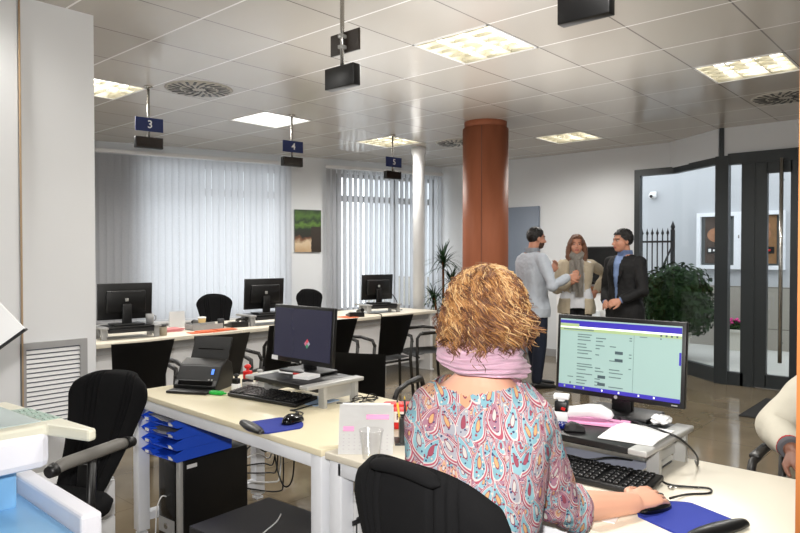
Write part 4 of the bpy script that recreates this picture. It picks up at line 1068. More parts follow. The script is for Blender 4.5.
# ------------------------------------------------------------------ chairs
def office_chair(name, label, loc, rz, group=None, arms=True):
    """swivel chair facing local +y"""
    o = thing(name, label, 'office chair', loc, rz, group)
    b = B()
    def hw(v): return .235*(1-.52*(1-v)**1.1-.50*max(0, v-.80)**1.7*6.0)
    def back(u, v, off=0.):
        t = u*2-1; x = t*hw(v); zz = .47+v*.54-.060*abs(t)**3*max(0, (v-.45)/.55)**2
        y = -.24-.10*v+.05*t*t-.03*math.sin(v*PI)+off
        gr = 0
        for c in (.34, .46, .58): gr += math.exp(-((abs(t)-c)/.022)**2)
        edge = 1-max(abs(t)**8, (abs(v*2-1))**10)
        return x, y, zz, gr, edge
    def f1(u, v): x, y, zz, g_, e = back(u, v); return (x, y-.028*e+.013*g_*e, zz)
    def f2(u, v): x, y, zz, g_, e = back(u, v); return (x, y+.032*e-.013*g_*e, zz)
    b.grid(f1, 72, 24); b.grid(f2, 72, 24); bmesh.ops.remove_doubles(b.bm, verts=b.bm.verts[:], dist=.0006)
    bk = obj('backrest', b, M_fab, o)
    b = B()
    def roll(u, v):
        a, t = u*2*PI, v*2-1; r_ = .024*(1-abs(t)**6)**.5+.002
        return (t*.095, -.355+r_*math.cos(a)*.8, .998-.010*t*t+r_*math.sin(a)*.55)
    b.grid(roll, 18, 16, closed_u=True); obj('head_roll', b, M_fab, bk)
    b = B(); n_ = 36
    b.loft([((0, .02, .405), .20, .20), ((0, .02, .42), .235, .235), ((0, .02, .455), .245, .245), ((0, .02, .475), .23, .23), ((0, .02, .48), .15, .15)], 36, pw=.55); obj('seat', b, M_fab, o)
    b = B(); b.box((0, -.235, .44), (.07, .03, .25), (R(6), 0, 0), bev=.008); b.box((0, -.12, .395), (.07, .26, .02)); obj('back_bracket', b, M_black, o)
    if arms:
        for sx in (-1, 1):
            b = B(); b.tube([(sx*.22, .02, .39), (sx*.275, .02, .395), (sx*.285, .02, .44), (sx*.285, .01, .69)], [(.02, .012)]*4, 10); ar = obj('armrest', b, M_black, o)
            b = B(); b.tube([(sx*.285, -.16, .705), (sx*.285, -.12, .71), (sx*.285, .14, .71), (sx*.285, .18, .702)], [.020, .024, .024, .020], 14); obj('arm_pad', b, M_grip, ar)
            for pts_, rr_ in (([(sx*.285, -.20, .70), (sx*.285, -.155, .705)], [.020, .026]), ([(sx*.285, .175, .703), (sx*.285, .205, .698)], [.026, .020])):
                b = B(); b.tube(pts_, rr_, 14); obj('pad_end', b, M_black, ar)
    b = B(); b.cyl((0, 0, .09), (0, 0, .40), .026); b.cyl((0, 0, .06), (0, 0, .2), .038); obj('gas_column', b, M_black, o)
    b = B()
    for k in range(5):
        a = 2*PI*k/5+.3; b.tube([(0, 0, .10), (.14*math.cos(a), .14*math.sin(a), .095), (.28*math.cos(a), .28*math.sin(a), .07)], [.026, .022, .016], 8)
    bs = obj('star_base', b, M_black, o)
    for k in range(5):
        a = 2*PI*k/5+.3; p = V((.28*math.cos(a), .28*math.sin(a), 0)); t = V((-math.sin(a), math.cos(a), 0))
        b = B(); b.cyl(p+t*.008+V((0, 0, .027)), p+t*.024+V((0, 0, .027)), .027, seg=14); b.cyl(p-t*.008+V((0, 0, .027)), p-t*.024+V((0, 0, .027)), .027, seg=14); b.cyl(p+V((0, 0, .03)), p+V((0, 0, .075)), .008); obj('caster', b, M_black, bs)
    return o
oc = office_chair('office_chair', 'black office chair with ribbed backrest on which the woman sits', (1.335, .848, 0), R(-93), 'black office chairs')
ec = dup(oc, (.97, 2.74, 0), R(112), 'empty black office chair with grey arm pads beside the copier'); ec.scale = (1, 1, .97)
for q in C.objects:
    if q.parent == ec and q.name.startswith('backrest'): q.rotation_euler.x = R(11); q.location = (0, .09, .01)
dup(oc, (4.24, 6.42, 0), R(168), 'black office chair behind the window desk with the coffee cup')
dup(oc, (5.74, 6.46, 0), R(176), 'black office chair before the white pier below the picture')
for q in C.objects:
    if q.name in ('office_chair.002', 'office_chair.003'): q.scale = (1, 1, .96)

M_chair = mat('chair_black_shell', (.125, .12, .115), .4, var=.08)
def visitor_chair(name, label, loc, rz, group):
    """black stacking armchair facing local +y"""
    o = thing(name, label, 'chair', loc, rz, group)
    b = B()
    b.grid(lambda u, v: ((u*2-1)*(.205-.05*(1-v)), -.20-.10*v-.03*math.cos((u-.5)*PI)*.9+.03, .50+v*.37), 14, 10, .012); obj('backrest', b, M_chair, o)
    b = B(); b.grid(lambda u, v: ((u*2-1)*.23, -.21+v*.44, .455-.012*math.sin(u*PI)-.03*max(0, v-.75)*3+.012), 12, 12, .014); obj('seat', b, M_chair, o)
    for sx in (-1, 1):
        b = B(); b.tube([(sx*.25, .20, .006), (sx*.245, .21, .42), (sx*.25, .21, .62), (sx*.25, .18, .66), (sx*.25, -.05, .675), (sx*.245, -.20, .655), (sx*.235, -.225, .60)], .015, 10); obj('arm_frame', b, M_chair, o)
        b = B(); b.tube([(sx*.235, -.22, .62), (sx*.235, -.20, .44), (sx*.245, -.24, .006)], .015, 10); obj('leg', b, M_chair, o)
        b = B(); b.box((sx*.25, .06, .675), (.04, .20, .018), bev=.007); obj('arm_pad', b, M_chair, o)
    for y in (.19, -.19): b = B(); b.cyl((-.24, y, .435), (.24, y, .435), .011, seg=10); obj('stretcher', b, M_chair, o)
    return o
VG = 'black visitor armchairs'
vc = visitor_chair('visitor_chair', 'black visitor armchair before the window desk with the leftmost monitor', (2.09, 4.30, 0), R(-4), VG)
dup(vc, (2.68, 4.27, 0), R(-10), 'black visitor armchair seen just behind the document scanner')
dup(vc, (3.33, 4.50, 0), R(10), 'black visitor armchair behind the dark screened near monitor')
dup(vc, (3.95, 4.46, 0), R(-12), 'black visitor armchair right behind the edge of the dark screened monitor')
dup(vc, (4.53, 4.33, 0), R(-4), 'black visitor armchair fully seen before the farthest window monitor')
dup(vc, (5.17, 4.25, 0), R(62), 'black visitor armchair turned sideways beside the woman\'s hair')
dup(vc, (2.88, 2.80, 0), R(-70), 'dark visitor armchair across the left near desk, right of its monitor')
vcust = dup(vc, (2.86, .41, 0), R(90), 'black armchair holding the customer at the right photo edge')

# ------------------------------------------------------------------ window desk clutter
def wmon(label, x, y, rz, w=.44, h=.30):
    monitor('computer_monitor', label, (x, y, .84), R(180)+rz, w, h, .045, 0, None, 'window row monitors', R(3))
    riser(label.replace('back of black monitor', 'grey monitor riser under the black monitor'), x, y-.02, R(180)+rz, .48, .28, .84-.735, .735, 'window row risers', M_grey)
ZW = .735
wmon('back of black monitor, leftmost by the left window beside the pillar', 2.62, 5.42, R(-8))
wmon('back of black monitor before the left window, middle of the window row', 4.05, 5.44, R(-6))
wmon('back of black monitor before the right window, farthest of the window row', 5.78, 5.54, R(-12))
def tel(label, x, y, rz):
    o = thing('desk_telephone', label, 'telephone', (x, y, ZW), rz, 'desk telephones')
    b = B(); b.prism([(-.10, 0), (.10, 0), (.10, .055), (-.10, .02)], -.085, .085, frame_m((0, 0, 0), (0, 1, 0), (0, 0, 1))); obj('base', b, M_black, o, bev=.006)
    b = B(); b.tube([(-.06, -.10, .045), (-.06, -.06, .06), (-.06, .06, .078), (-.06, .10, .075)], [.02, .014, .014, .022], 10); obj('handset', b, M_black, o)
    b = B()
    for i in range(3):
        for j in range(4): b.box((.005+i*.022, -.06+j*.022, .037+j*.0035), (.014, .014, .006))
    obj('keypad', b, M_grey, o)
tel('black desk telephone beside orange leaflet on the right window desk', 5.20, 5.32, R(150))
tel('dark desk telephone beside the middle window monitor', 3.71, 5.42, R(170))
o = thing('paper_cup', 'tan paper coffee cup on the left window desk before the office chair', 'cup', (3.48, 5.64, ZW))
b = B(); b.lathe([(.027, 0), (.037, .085), (.034, .085), (.026, .006), (0, .006)], seg=20); obj('cup', b, mat('tan_card', (.80, .68, .46), .6), o)
b = B(); b.lathe([(.039, .082), (.039, .09), (.034, .095), (0, .094)], seg=20); obj('rim', b, M_paper, o)
o = thing('tent_card', 'white tent card standing on the left window desk', 'card', (3.30, 5.78, ZW), R(-20))
for s in (-1, 1):
    b = B(); b.quad((-.07, s*.04, 0), (.07, s*.04, 0), (.07, s*.001, .15), (-.07, s*.001, .15)); bmesh.ops.solidify(b.bm, geom=b.bm.faces[:], thickness=.0015); obj('leaf', b, M_paper, o)
o = thing('desk_tidy', 'low grey desk tidy with small items beside the coffee cup', 'tray', (3.39, 5.46, ZW), R(-5))
b = B(); b.box((0, 0, .004), (.30, .16, .008)); b.box((0, -.078, .025), (.30, .006, .05)); b.box((0, .078, .025), (.30, .006, .05)); b.box((-.147, 0, .025), (.006, .16, .05)); b.box((.0, 0, .025), (.006, .16, .05)); obj('tray', b, M_grey, o)
b = B(); b.cyl((.16, -.02, .0), (.16, -.02, .085), .03, seg=16); obj('round_pot', b, M_dark, o)
for k in range(3):
    b = B(); b.box((0, 0, .004), (.21, .15, .006)); q = obj('leaflet', b, M_redprint); q.location = (3.06+.02*k, 5.52+.012*k, ZW+.0075*k); q.rotation_euler.z = R(-6+7*k); tag(q, 'reddish printed leaflet in the pile beside the leftmost monitor', 'leaflet', 'reddish leaflets on the left window desk')
for k in range(4):
    b = B(); b.box((0, 0, .003), (.20, .12, .005)); q = obj('magazine', b, M_orange); q.location = (3.20+.085*k, 5.215+.012*(k % 2), ZW+.006*(k % 2)); q.rotation_euler.z = R(-8+11*(k % 3)); tag(q, 'orange brown leaflet at the front edge of the left window desk', 'leaflet', 'orange leaflets on the left window desk')
boxy('leaflet', 'bright orange red leaflet beside the telephone on the right window desk', 'leaflet', (5.07, 5.30, ZW), R(-5), (.15, .21, .006), M_orange, 0)
o = thing('jar', 'small pale jar at the right end of the leftmost window riser', 'jar', (2.885, 5.28, ZW))
b = B(); b.lathe([(.03, 0), (.032, .01), (.032, .07), (.026, .078)], seg=18); obj('body', b, mat('jar_beige', (.62, .58, .5), .4), o)
b = B(); b.lathe([(.03, .076), (.03, .09), (0, .091)], seg=18); obj('lid', b, M_dark, o)
o = thing('mug', 'grey mug on the leftmost window riser before the monitor', 'mug', (2.79, 5.325, .842))
b = B(); b.lathe([(.03, 0), (.034, .08), (.031, .08), (.028, .006), (0, .006)], seg=18); obj('cup', b, M_grey, o)
b = B(); b.tube([(.033, 0, .065), (.055, 0, .06), (.055, 0, .03), (.032, 0, .02)], .005, 8); obj('handle', b, M_grey, o)
cable('monitor_cable', 'black cable hanging from the farthest window monitor', [(5.90, 5.60, 1.08), (6.00, 5.56, .99), (6.07, 5.50, .88), (6.07, 5.44, .76), (6.0, 5.33, .76)], .006, M_black)
cable('phone_cable', 'thin black cable hanging down the front of the right window desk', [(5.40, 5.30, .757), (5.42, 5.15, .757), (5.42, 5.12, .72), (5.43, 5.11, .5), (5.55, 5.12, .35)], .006, M_black)

# ------------------------------------------------------------------ dracaena by the window
o = thing('potted_dracaena', 'tall spiky dracaena plant by the right window beside the column', 'plant', (7.72, 6.05, 0))
b = B(); b.lathe([(.15, 0), (.20, .30), (.215, .31), (.215, .34), (.18, .34), (.17, .3)], seg=28); obj('pot', b, M_terra, o)
b = B(); b.lathe([(.175, .315), (0, .32)], seg=20); obj('soil', b, M_oak, o)
b = B(); crowns = [((.0, .0, 1.32), 75, .46), ((.10, -.08, 1.02), 55, .40), ((-.14, .06, .80), 60, .40), ((-.02, -.02, .62), 30, .34)]
for (x, y, zc), n_, L in crowns: b.tube([(x*.2, y*.2, .3), (x*.7, y*.7, .3+(zc-.3)*.5), (x, y, zc)], [.022, .018, .016], 8)
obj('stem', b, M_oak, o)
b = B()
for (x, y, zc), n_, L in crowns:
    for k in range(n_):
        a = rng.uniform(0, 2*PI); el = rng.uniform(.1, 1.35); l_ = L*rng.uniform(.75, 1.1); w_ = .017
        d = V((math.cos(a)*math.cos(el), math.sin(a)*math.cos(el), math.sin(el))); s_ = V((-math.sin(a), math.cos(a), 0))
        p = V((x, y, zc+rng.uniform(-.12, .06))); n0 = len(b.bm.faces); pr = None
        for q in range(6):
            t = q/5; c = p+d*l_*t+V((0, 0, -.40*l_*t*t*(1.6-el*.6))); ww = w_*(1-t*.92)*(.6+t*1.2 if t < .35 else 1)
            cur = (b.bm.verts.new(c-s_*ww), b.bm.verts.new(c+s_*ww))
            if pr: b.F((pr[0], pr[1], cur[1], cur[0]))
            pr = cur
        b._fin(n0, True)
obj('leaves', b, M_leaf2, o)

# ------------------------------------------------------------------ people
UP = V((0, 0, 1))
def basis(fwd):
    f = V(fwd).normalized(); r = f.cross(UP).normalized(); return r, f, r.cross(f).normalized()
def head_shape(b, c, fwd, s=1., jaw=1.):
    """skull, jaw, nose, brow, lips and ears; the head looks along fwd"""
    r, f, u = basis(fwd); M = frame_m(c, r, f, u)
    P = lambda x, y, z: M @ V((x*s, y*s, z*s))
    E_ = lambda p, q, seg=16: b.ell(P(*p), tuple(k*s for k in q), M.to_3x3().to_4x4(), seg)
    E_((0, -.012, .030), (.074, .094, .088), 24); E_((0, .030, -.035), (.060*jaw, .062, .078), 20); E_((0, .052, -.082), (.032*jaw, .034, .026))
    E_((-.034, .052, -.030), (.028, .030, .030)); E_((.034, .052, -.030), (.028, .030, .030))
    b.tube([P(0, .084, .012), P(0, .100, -.012), P(0, .112, -.030), P(0, .100, -.038)], [.007*s, .009*s, .012*s, .009*s], 10); E_((0, .104, -.030), (.015, .013, .010))
    E_((0, .076, .026), (.046, .018, .011)); E_((0, .087, -.058), (.022, .011, .0075)); E_((0, .085, -.066), (.019, .011, .007))
    for sx in (-1, 1): E_((sx*.074, -.006, -.008), (.009, .020, .030)); E_((sx*.031, .078, .006), (.013, .010, .008), 12)
    return M.inverted()
def paint_face(me, Mi, s=1., beard=False):
    """assign eyes, brows, lips (and a beard) on the fused skin by place; slots: 0 skin 1 white 2 dark 3 lip 4 hair"""
    for p in me.polygons:
        q = (Mi @ p.center)/s
        if q.length > .16: continue
        ax = abs(q.x)
        if q.y > .06:
            if q.y > .068 and abs(ax-.031) < .011 and abs(q.z-.006) < .0045: p.material_index = 2 if abs(ax-.031) < .0065 else 1
            elif abs(ax-.033) < .020 and abs(q.z-.0235-.1*(.033-ax)) < .0048: p.material_index = 4
            elif ax < .022 and abs(q.z+.062) < .0085: p.material_index = 3
        if beard and q.z < -.045 and q.y > .012 and q.length > .05 and not (ax < .024 and -.074 < q.z < -.05) and not (ax < .02 and q.z > -.048): p.material_index = 5
def hand(b, w, d, n, side, curl=.5, s=1., thumb=.5, spread=.10, fr_=1.):
    """open palm and five fingers; w wrist, d pointing to the fingers, n out of the back of the hand, side +1: thumb on the d x n side"""
    d = V(d).normalized(); n = (V(n)-d*d.dot(V(n))).normalized(); t = d.cross(n)*side; w = V(w)
    b.loft([(w-d*.012*s, .025*s, .019*s), (w+d*.02*s, .029*s, .0175*s), (w+d*.055*s, .039*s, .0155*s), (w+d*.085*s, .041*s, .0125*s), (w+d*.094*s, .036*s, .009*s)], 16, t, n)
    for k, (off, L) in enumerate(((.030, .076), (.010, .085), (-.0105, .079), (-.030, .062))):
        p = w+d*(.083-.004*abs(off)/.03)*s+t*off*s; dd = (d+t*off*spread*20*.1).normalized(); a = 0; pts = [p-dd*.012*s]; rad = [.0095*s*fr_]
        for q, fr in enumerate((.46, .30, .24)):
            pts.append(p.copy()); rad.append((.0098, .0088, .0080)[q]*s*fr_)
            a += curl*(.55, .75, .5)[q]*(1+.07*k); p = p+(dd*math.cos(a)-n*math.sin(a))*L*fr*s
        pts.append(p.copy()); rad.append(.0066*s*fr_); b.limb(pts, rad, 10)
    p0 = w+d*.022*s+t*.022*s-n*.004*s
    td = (d*.72+t*.70-n*.18*thumb).normalized(); p1 = p0+td*.040*s; td2 = (d*.95+t*.25-n*.35*thumb).normalized(); p2 = p1+td2*.030*s; p3 = p2+(td2-t*.15).normalized()*.024*s
    b.limb([p0, p1, p2, p3], [.0145*s, .0115*s, .0100*s, .0076*s], 10)
PROF_M = [(0, .160, .112), (.12, .168, .118), (.3, .158, .110), (.48, .155, .108), (.68, .172, .118), (.84, .186, .112), (.93, .160, .088), (.985, .095, .068), (1.03, .060, .058)]
PROF_F = [(0, .162, .112), (.12, .170, .116), (.32, .146, .100), (.45, .132, .094), (.64, .150, .112), (.82, .164, .100), (.92, .142, .080), (.98, .085, .060), (1.03, .050, .050)]
def torso(b, P, N, r, f, prof, grow=0., t0=-.05, t1=1.1, flare=0., lean=None):
    P, N = V(P), V(N); secs = []
    for t, a, d in prof:
        if t0 <= t <= t1: secs.append((P.lerp(N, t)+(lean*math.sin(t*PI) if lean else V()), a+grow+max(0, .35-t)*flare, d+grow+max(0, .35-t)*flare))
    b.loft(secs, 24, r, f, pw=.86)
def cut(me, fn):
    bm = bmesh.new(); bm.from_mesh(me)
    bmesh.ops.delete(bm, geom=[f for f in bm.faces if fn(f.calc_center_median())], context='FACES'); bm.to_mesh(me); bm.free(); return me
def hair_cap(c, fwd, s, keep, grow=.010, amp=.004, vox=.006, extra=None):
    """close cap of hair: thickened skull shape clipped to where keep(q) holds (q in head coordinates)"""
    r, f, u = basis(fwd); M = frame_m(c, r, f, u); b = B()
    b.ell(M @ V((0, -.014*s, .032*s)), ((.076+grow)*s, (.094+grow)*s, (.090+grow)*s), M.to_3x3().to_4x4(), 32)
    if extra: extra(b, lambda x, y, z: M @ V((x*s, y*s, z*s)))
    me = fuse(b, vox, 1); Mi = M.inverted()
    ruffle(me, lambda c: amp*noise.noise(c*60))
    return cut(me, lambda p: not keep((Mi @ p)/s))
def shoe(b, ankle, d, s=1.):
    a = V(ankle); d = V(d).normalized(); r = d.cross(UP); g = V((a.x, a.y, a.z))
    b.loft([(g-d*.055*s+UP*(-.055), .030*s, .030*s), (g-d*.02*s+UP*(-.05), .036*s, .040*s), (g+d*.06*s+UP*(-.058), .040*s, .030*s), (g+d*.14*s+UP*(-.066), .044*s, .022*s), (g+d*.185*s+UP*(-.070), .030*s, .014*s)], 14, r, UP)

M_stub = mat('beard_stubble', (.30, .21, .17), .7, var=.3, nscale=80)
def standing(label, base, J, prof, skin, s, cfg):
    """J: joints in metres, x image right, y away, z up from the base"""
    o = thing('person', label, 'person', base, YAW-R(90)); Mw = M_of(o); inv = Mw.inverted()
    W = lambda q: Mw @ V(q); D = lambda q: (Mw.to_3x3() @ V(q)).normalized()
    tf, hf = D(J['face']), D(J['look']); r, f, u = basis(tf); P, N, Hc = W(J['pelvis']), W(J['neck']), W(J['head'])
    b = B(); torso(b, P, N, r, f, prof); b.limb([N-UP*.03, N.lerp(Hc, .75)-hf*.012], [.056*s, .052*s]); Mi = head_shape(b, Hc, hf, s, cfg.get('jaw', 1.))
    for sd in ('R', 'L'):
        S, E_, Wr = W(J['sh'+sd]), W(J['el'+sd]), W(J['wr'+sd]); b.limb([S-UP*.012, E_, Wr], [.047*s, .040*s, .027*s])
        b.ell(S.lerp(E_, .25), (.046*s,)*3); b.limb([N-UP*.035+(S-N)*.10, S-UP*.010], [.046*s, .040*s])
        hd = D(J['hd'+sd]); hand(b, Wr, hd, D(J['hn'+sd]), -1 if sd == 'L' else 1, J.get('curl'+sd, .5), s)
        H, K, A = W(J['hip'+sd]), W(J['kn'+sd]), W(J['an'+sd]); b.limb([H, K, A], [.080*s, .055*s, .038*s]); shoe(b, A, D(J['ft'+sd]), s)
    me = fuse(b, .0058, 3, .4); paint_face(me, Mi, s, cfg.get('beard', False)); obj('body', me, [skin, M_eyew, M_eyed, M_lip, cfg['hairm'], M_stub], o, inv)
    # trousers
    b = B(); torso(b, P, N, r, f, prof, .010, -.05, .2)
    for sd in ('R', 'L'):
        H, K, A = W(J['hip'+sd]), W(J['kn'+sd]), W(J['an'+sd]); g = cfg.get('leg', 1.)
        b.limb([H, H.lerp(K, .5), K, K.lerp(A, .5), A+UP*.015], [.098*s*g, .086*s*g, .070*s*g, .062*s*g, .054*s*g])
    obj('trousers', fuse(b, .010, 3), cfg['trousers'], o, inv)
    for sd in ('R', 'L'):
        b = B(); A = W(J['an'+sd]); b2 = shoe(b, A+D(J['ft'+sd])*.006-UP*.002, D(J['ft'+sd]), s*1.16); obj('shoe', fuse(b, .007, 2), M_black, o, inv)
    def upper(name, m, grow, t0, sleeve, cuff, cutfn=None, flare=0., voxel=.009, drop=0.):
        b = B(); torso(b, P-UP*drop, N, r, f, prof, grow, t0, .99, flare)
        if drop: b.loft([(P-UP*drop, .17+grow+flare*.3, .115+grow+flare*.3), (P, .172+grow+flare*.3, .12+grow+flare*.3), (P+UP*.1, .168+grow, .118+grow)], 24, r, f, pw=.86)
        for sd in ('R', 'L'):
            S, E_, Wr = W(J['sh'+sd]), W(J['el'+sd]), W(J['wr'+sd]); e = S.lerp(E_, 1.) if sleeve < 1 else Wr.lerp(E_, cuff)
            b.limb([S-UP*.012, S.lerp(E_, .5), E_, E_.lerp(Wr, .5), e], [(.050+grow*.8)*s, (.047+grow*.8)*s, (.043+grow*.8)*s, (.037+grow*.8)*s, (.032+grow*.8)*s])
            b.limb([N-UP*.035+(S-N)*.10, S-UP*.010], [(.050+grow*.6)*s, (.044+grow*.6)*s])
        me = fuse(b, voxel, 3)
        ruffle(me, lambda c: .008*noise.noise(V((c.x*18, c.y*18, c.z*9)))+.003*noise.noise(c*45))
        if cutfn:
            Fi = frame_m(N, r, f, UP).inverted(); cut(me, lambda p: cutfn(Fi @ p))
        return obj(name, me, m, o, inv)
    cfg['dress'](upper, o, inv, P, N, Hc, r, f, hf, W, D, s)
    return o

# man in the light grey shirt, back three-quarter view, facing image right
def dressA(upper, o, inv, P, N, Hc, r, f, hf, W, D, s):
    upper('shirt', M_shirtg, .020, -.05, 1, .12, lambda q: q.z > .005 and math.hypot(q.x, q.y) < .080, .05, drop=.10)
    b = B(); b.grid(lambda u, v: N+r*(.073+.006*v)*math.cos(u*2*PI)+f*(.070+.006*v)*math.sin(u*2*PI)+UP*(.055*(1-v)-.01), 24, 4, .006, True); obj('collar', b, M_shirtg, o, inv)
    obj('hair', hair_cap(Hc, hf, s, lambda q: q.z > -.02-.55*max(0, -q.y-.02)*1.2+max(0, q.y+.02)*.95 and not (q.y > .05 and q.z < .066), .005, .004), M_hdark, o, inv)
JA = dict(face=(.80, .60, 0), look=(.93, .25, -.05), pelvis=(-.02, .02, .86), neck=(-.02, .02, 1.45), head=(.025, .03, 1.595),
  shR=(.05, -.155, 1.385), elR=(.13, -.27, 1.10), wrR=(.305, -.22, 1.19), hdR=(.9, .2, .08), hnR=(.2, -.8, .5), curlR=.7,
  shL=(-.07, .19, 1.385), elL=(.10, .30, 1.13), wrL=(.17, .02, 1.235), hdL=(.5, -.25, .75), hnL=(.7, .5, -.1), curlL=.6,
  hipR=(.03, -.06, .86), knR=(.05, -.05, .47), anR=(.02, -.04, .082), ftR=(.9, .2, 0), hipL=(-.05, .09, .86), knL=(.01, .12, .47), anL=(.07, .15, .082), ftL=(.85, .5, 0))
standing('man in light grey shirt and dark jeans gesturing, beside the brown column', (6.262, 3.675, 0), JA, PROF_M, M_skin2, 1.0, dict(hairm=M_hdark, trousers=M_jean, beard=True, dress=dressA, leg=1.05))

# woman with scarf, facing the camera, hand on hip
def dressS(upper, o, inv, P, N, Hc, r, f, hf, W, D, s):
    upper('white_top', M_whitetop, .014, -.05, 1, .9, lambda q: q.z > -.03 and math.hypot(q.x, q.y) < .085, .02, drop=.0)
    upper('cardigan', M_beige, .018, -.05, 1, .12, lambda q: (q.y > .02 and abs(q.x+.01) < .062+max(0, -q.z)*.03) or (q.z > -.02 and math.hypot(q.x, q.y) < .080), .05, drop=.06)
    b = B()
    def sc(u, v):
        a = u*2*PI; k = .012*math.sin(a*5+v*9)+.006*math.sin(a*11); return N+r*(.075+.030*math.sin(v*PI)+k*.5)*math.cos(a)+f*(.072+.034*math.sin(v*PI)+k*.5)*math.sin(a)+UP*(.075-.135*v+.015*math.sin(a*3))
    b.grid(sc, 40, 14, .008, True)
    for sx, L in ((-.03, .40), (.035, .34)):
        b.grid(lambda u, v, sx=sx, L=L: N+r*(sx+(u-.5)*.085)+f*(.118+.05*math.sin(min(1, v*1.6)*PI*.5)*.6+.012*math.sin(u*9+v*4))+UP*(-.02-v*L), 10, 14, .010)
    obj('scarf', b, M_scarfg, o, inv)
    def ex(b, P_):
        for sx in (-1, 1): b.limb([P_(sx*.066, -.01, .04), P_(sx*.088, .01, -.05), P_(sx*.092, .025, -.14), P_(sx*.085, .045, -.215)], [.030, .034, .034, .020])
        b.limb([P_(0, -.075, .02), P_(0, -.085, -.08), P_(0, -.075, -.19)], [.06, .06, .035])
    obj('hair', hair_cap(Hc, hf, s, lambda q: not (q.y > .048+.0 and abs(q.x) < .052 and q.z < .072) and not (q.y > .09), .012, .006, .007, ex), M_hbrown, o, inv)
JS = dict(face=(-.25, -.97, 0), look=(-.22, -.97, .05), pelvis=(0, 0, .84), neck=(0, 0, 1.385), head=(-.005, -.015, 1.525),
  shR=(-.16, -.02, 1.325), elR=(-.215, .0, 1.04), wrR=(-.09, -.20, 1.13), hdR=(.2, -.35, .85), hnR=(-.1, -.9, -.3), curlR=.7,
  shL=(.16, .01, 1.325), elL=(.345, .13, 1.20), wrL=(.215, .0, 1.02), hdL=(-.65, .25, -.55), hnL=(.5, -.7, .3), curlL=.5,
  hipR=(-.085, 0, .84), knR=(-.09, -.02, .46), anR=(-.10, .0, .082), ftR=(-.5, -.85, 0), hipL=(.085, 0, .84), knL=(.09, -.03, .46), anL=(.095, 0, .082), ftL=(.2, -.95, 0))
standing('woman with long auburn hair, grey scarf and beige cardigan, hand on hip', (6.738, 3.430, 0), JS, PROF_F, M_skin2, .93, dict(hairm=M_hbrown, trousers=M_trou, dress=dressS, leg=.95))

# man in the black blazer, profile to the left
def dressB(upper, o, inv, P, N, Hc, r, f, hf, W, D, s):
    upper('shirt', M_bshirt, .012, -.05, 1, .1, lambda q: q.z > .0 and math.hypot(q.x, q.y) < .082)
    upper('blazer', M_blazer, .022, -.05, 1, .16, lambda q: (q.y > .0 and abs(q.x) < .050-max(0, -q.z-.05)*.11) or (q.z > -.005 and math.hypot(q.x, q.y) < .085), .05, drop=.12)
    b = B(); b.grid(lambda u, v: N+r*(.070+.008*v)*math.cos(u*2*PI)+f*(.070+.012*v)*math.sin(u*2*PI)+UP*(.060*(1-v)-.012), 24, 4, .005, True); obj('collar', b, M_bshirt, o, inv)
    b = B()
    for sx in (-1, 1):
        q0 = lambda a, d, z_: N+r*a*sx+f*d+UP*z_
        b.quad(q0(.075, .05, .0), q0(.115, .085, -.05), q0(.085, .155, -.20), q0(.02, .158, -.34)); b.quad(q0(.075, .05, .0), q0(.02, .158, -.34), q0(.055, .13, -.14), q0(.06, .07, -.03))
    bmesh.ops.solidify(b.bm, geom=b.bm.faces[:], thickness=.004); obj('lapels', b, M_blazer, o, inv)
    obj('hair', hair_cap(Hc, hf, s, lambda q: q.z > -.040+max(0, q.y+.035)*.95 and not (q.y > .055 and q.z < .066), .010, .010), M_hdark, o, inv)
JB = dict(face=(-.86, -.50, 0), look=(-.97, -.22, -.03), pelvis=(.02, .0, .85), neck=(.02, .0, 1.42), head=(-.015, -.015, 1.560),
  shR=(-.07, .17, 1.355), elR=(-.10, .22, 1.06), wrR=(-.16, .06, .93), hdR=(-.4, -.8, -.1), hnR=(-.8, .3, .4), curlR=.6,
  shL=(.11, -.16, 1.355), elL=(.12, -.23, 1.06), wrL=(-.09, -.20, .965), hdL=(-.9, -.05, -.25), hnL=(-.2, -.85, .5), curlL=.9,
  hipR=(-.03, .085, .85), knR=(-.04, .09, .46), anR=(-.02, .10, .082), ftR=(-.95, -.1, 0), hipL=(.06, -.08, .85), knL=(.05, -.09, .46), anL=(.06, -.08, .082), ftL=(-.85, -.5, 0))
standing('man in black blazer and blue shirt seen in profile before the glass', (6.650, 2.865, 0), JB, PROF_M, M_skin2, 1.0, dict(hairm=M_hdark, trousers=M_trou, dress=dressB, jaw=1.06))

# ------------------------------------------------------------------ the seated woman in the foreground
o = thing('person', 'seated woman with curly blond hair, pink scarf and paisley blouse, seen from behind', 'person', (1.24, .90, 0), R(15-90))
inv = M_of(o).inverted(); FW = V((math.cos(R(15)), math.sin(R(15)), 0)); r, f, u = basis(FW)
P, N, Hc = V((1.225, .895, .52)), V((1.305, .910, 1.140)), V((1.345, .915, 1.277))
S_R, E_R, W_R = V((1.335, .790, 1.045)), V((1.482, .802, .795)), V((1.706, .706, .768))
S_L, E_L, W_L = V((1.275, 1.012, 1.045)), V((1.46, 1.12, .82)), V((1.70, 1.035, .785))
HL = [(V((1.24, .80, .53)), V((1.64, .84, .53)), V((1.60, .86, .085))), (V((1.22, .99, .53)), V((1.62, 1.02, .53)), V((1.58, 1.03, .085)))]
b = B(); torso(b, P-UP*.01, N-UP*.008, r, f, PROF_F, -.003); b.limb([N-UP*.03, Hc-UP*.05-f*.02], [.055, .050]); Mi = head_shape(b, Hc, FW, .92)
for S, E_, Wr in ((S_R, E_R, W_R), (S_L, E_L, W_L)):
    b.limb([S-UP*.012, S.lerp(E_, .5), E_, E_.lerp(Wr, .35), Wr], [.044, .044, .040, .040, .027])
    b.limb([N-UP*.03+(S-N)*.15, S.lerp(N, .25)-UP*.012], [.043, .037])
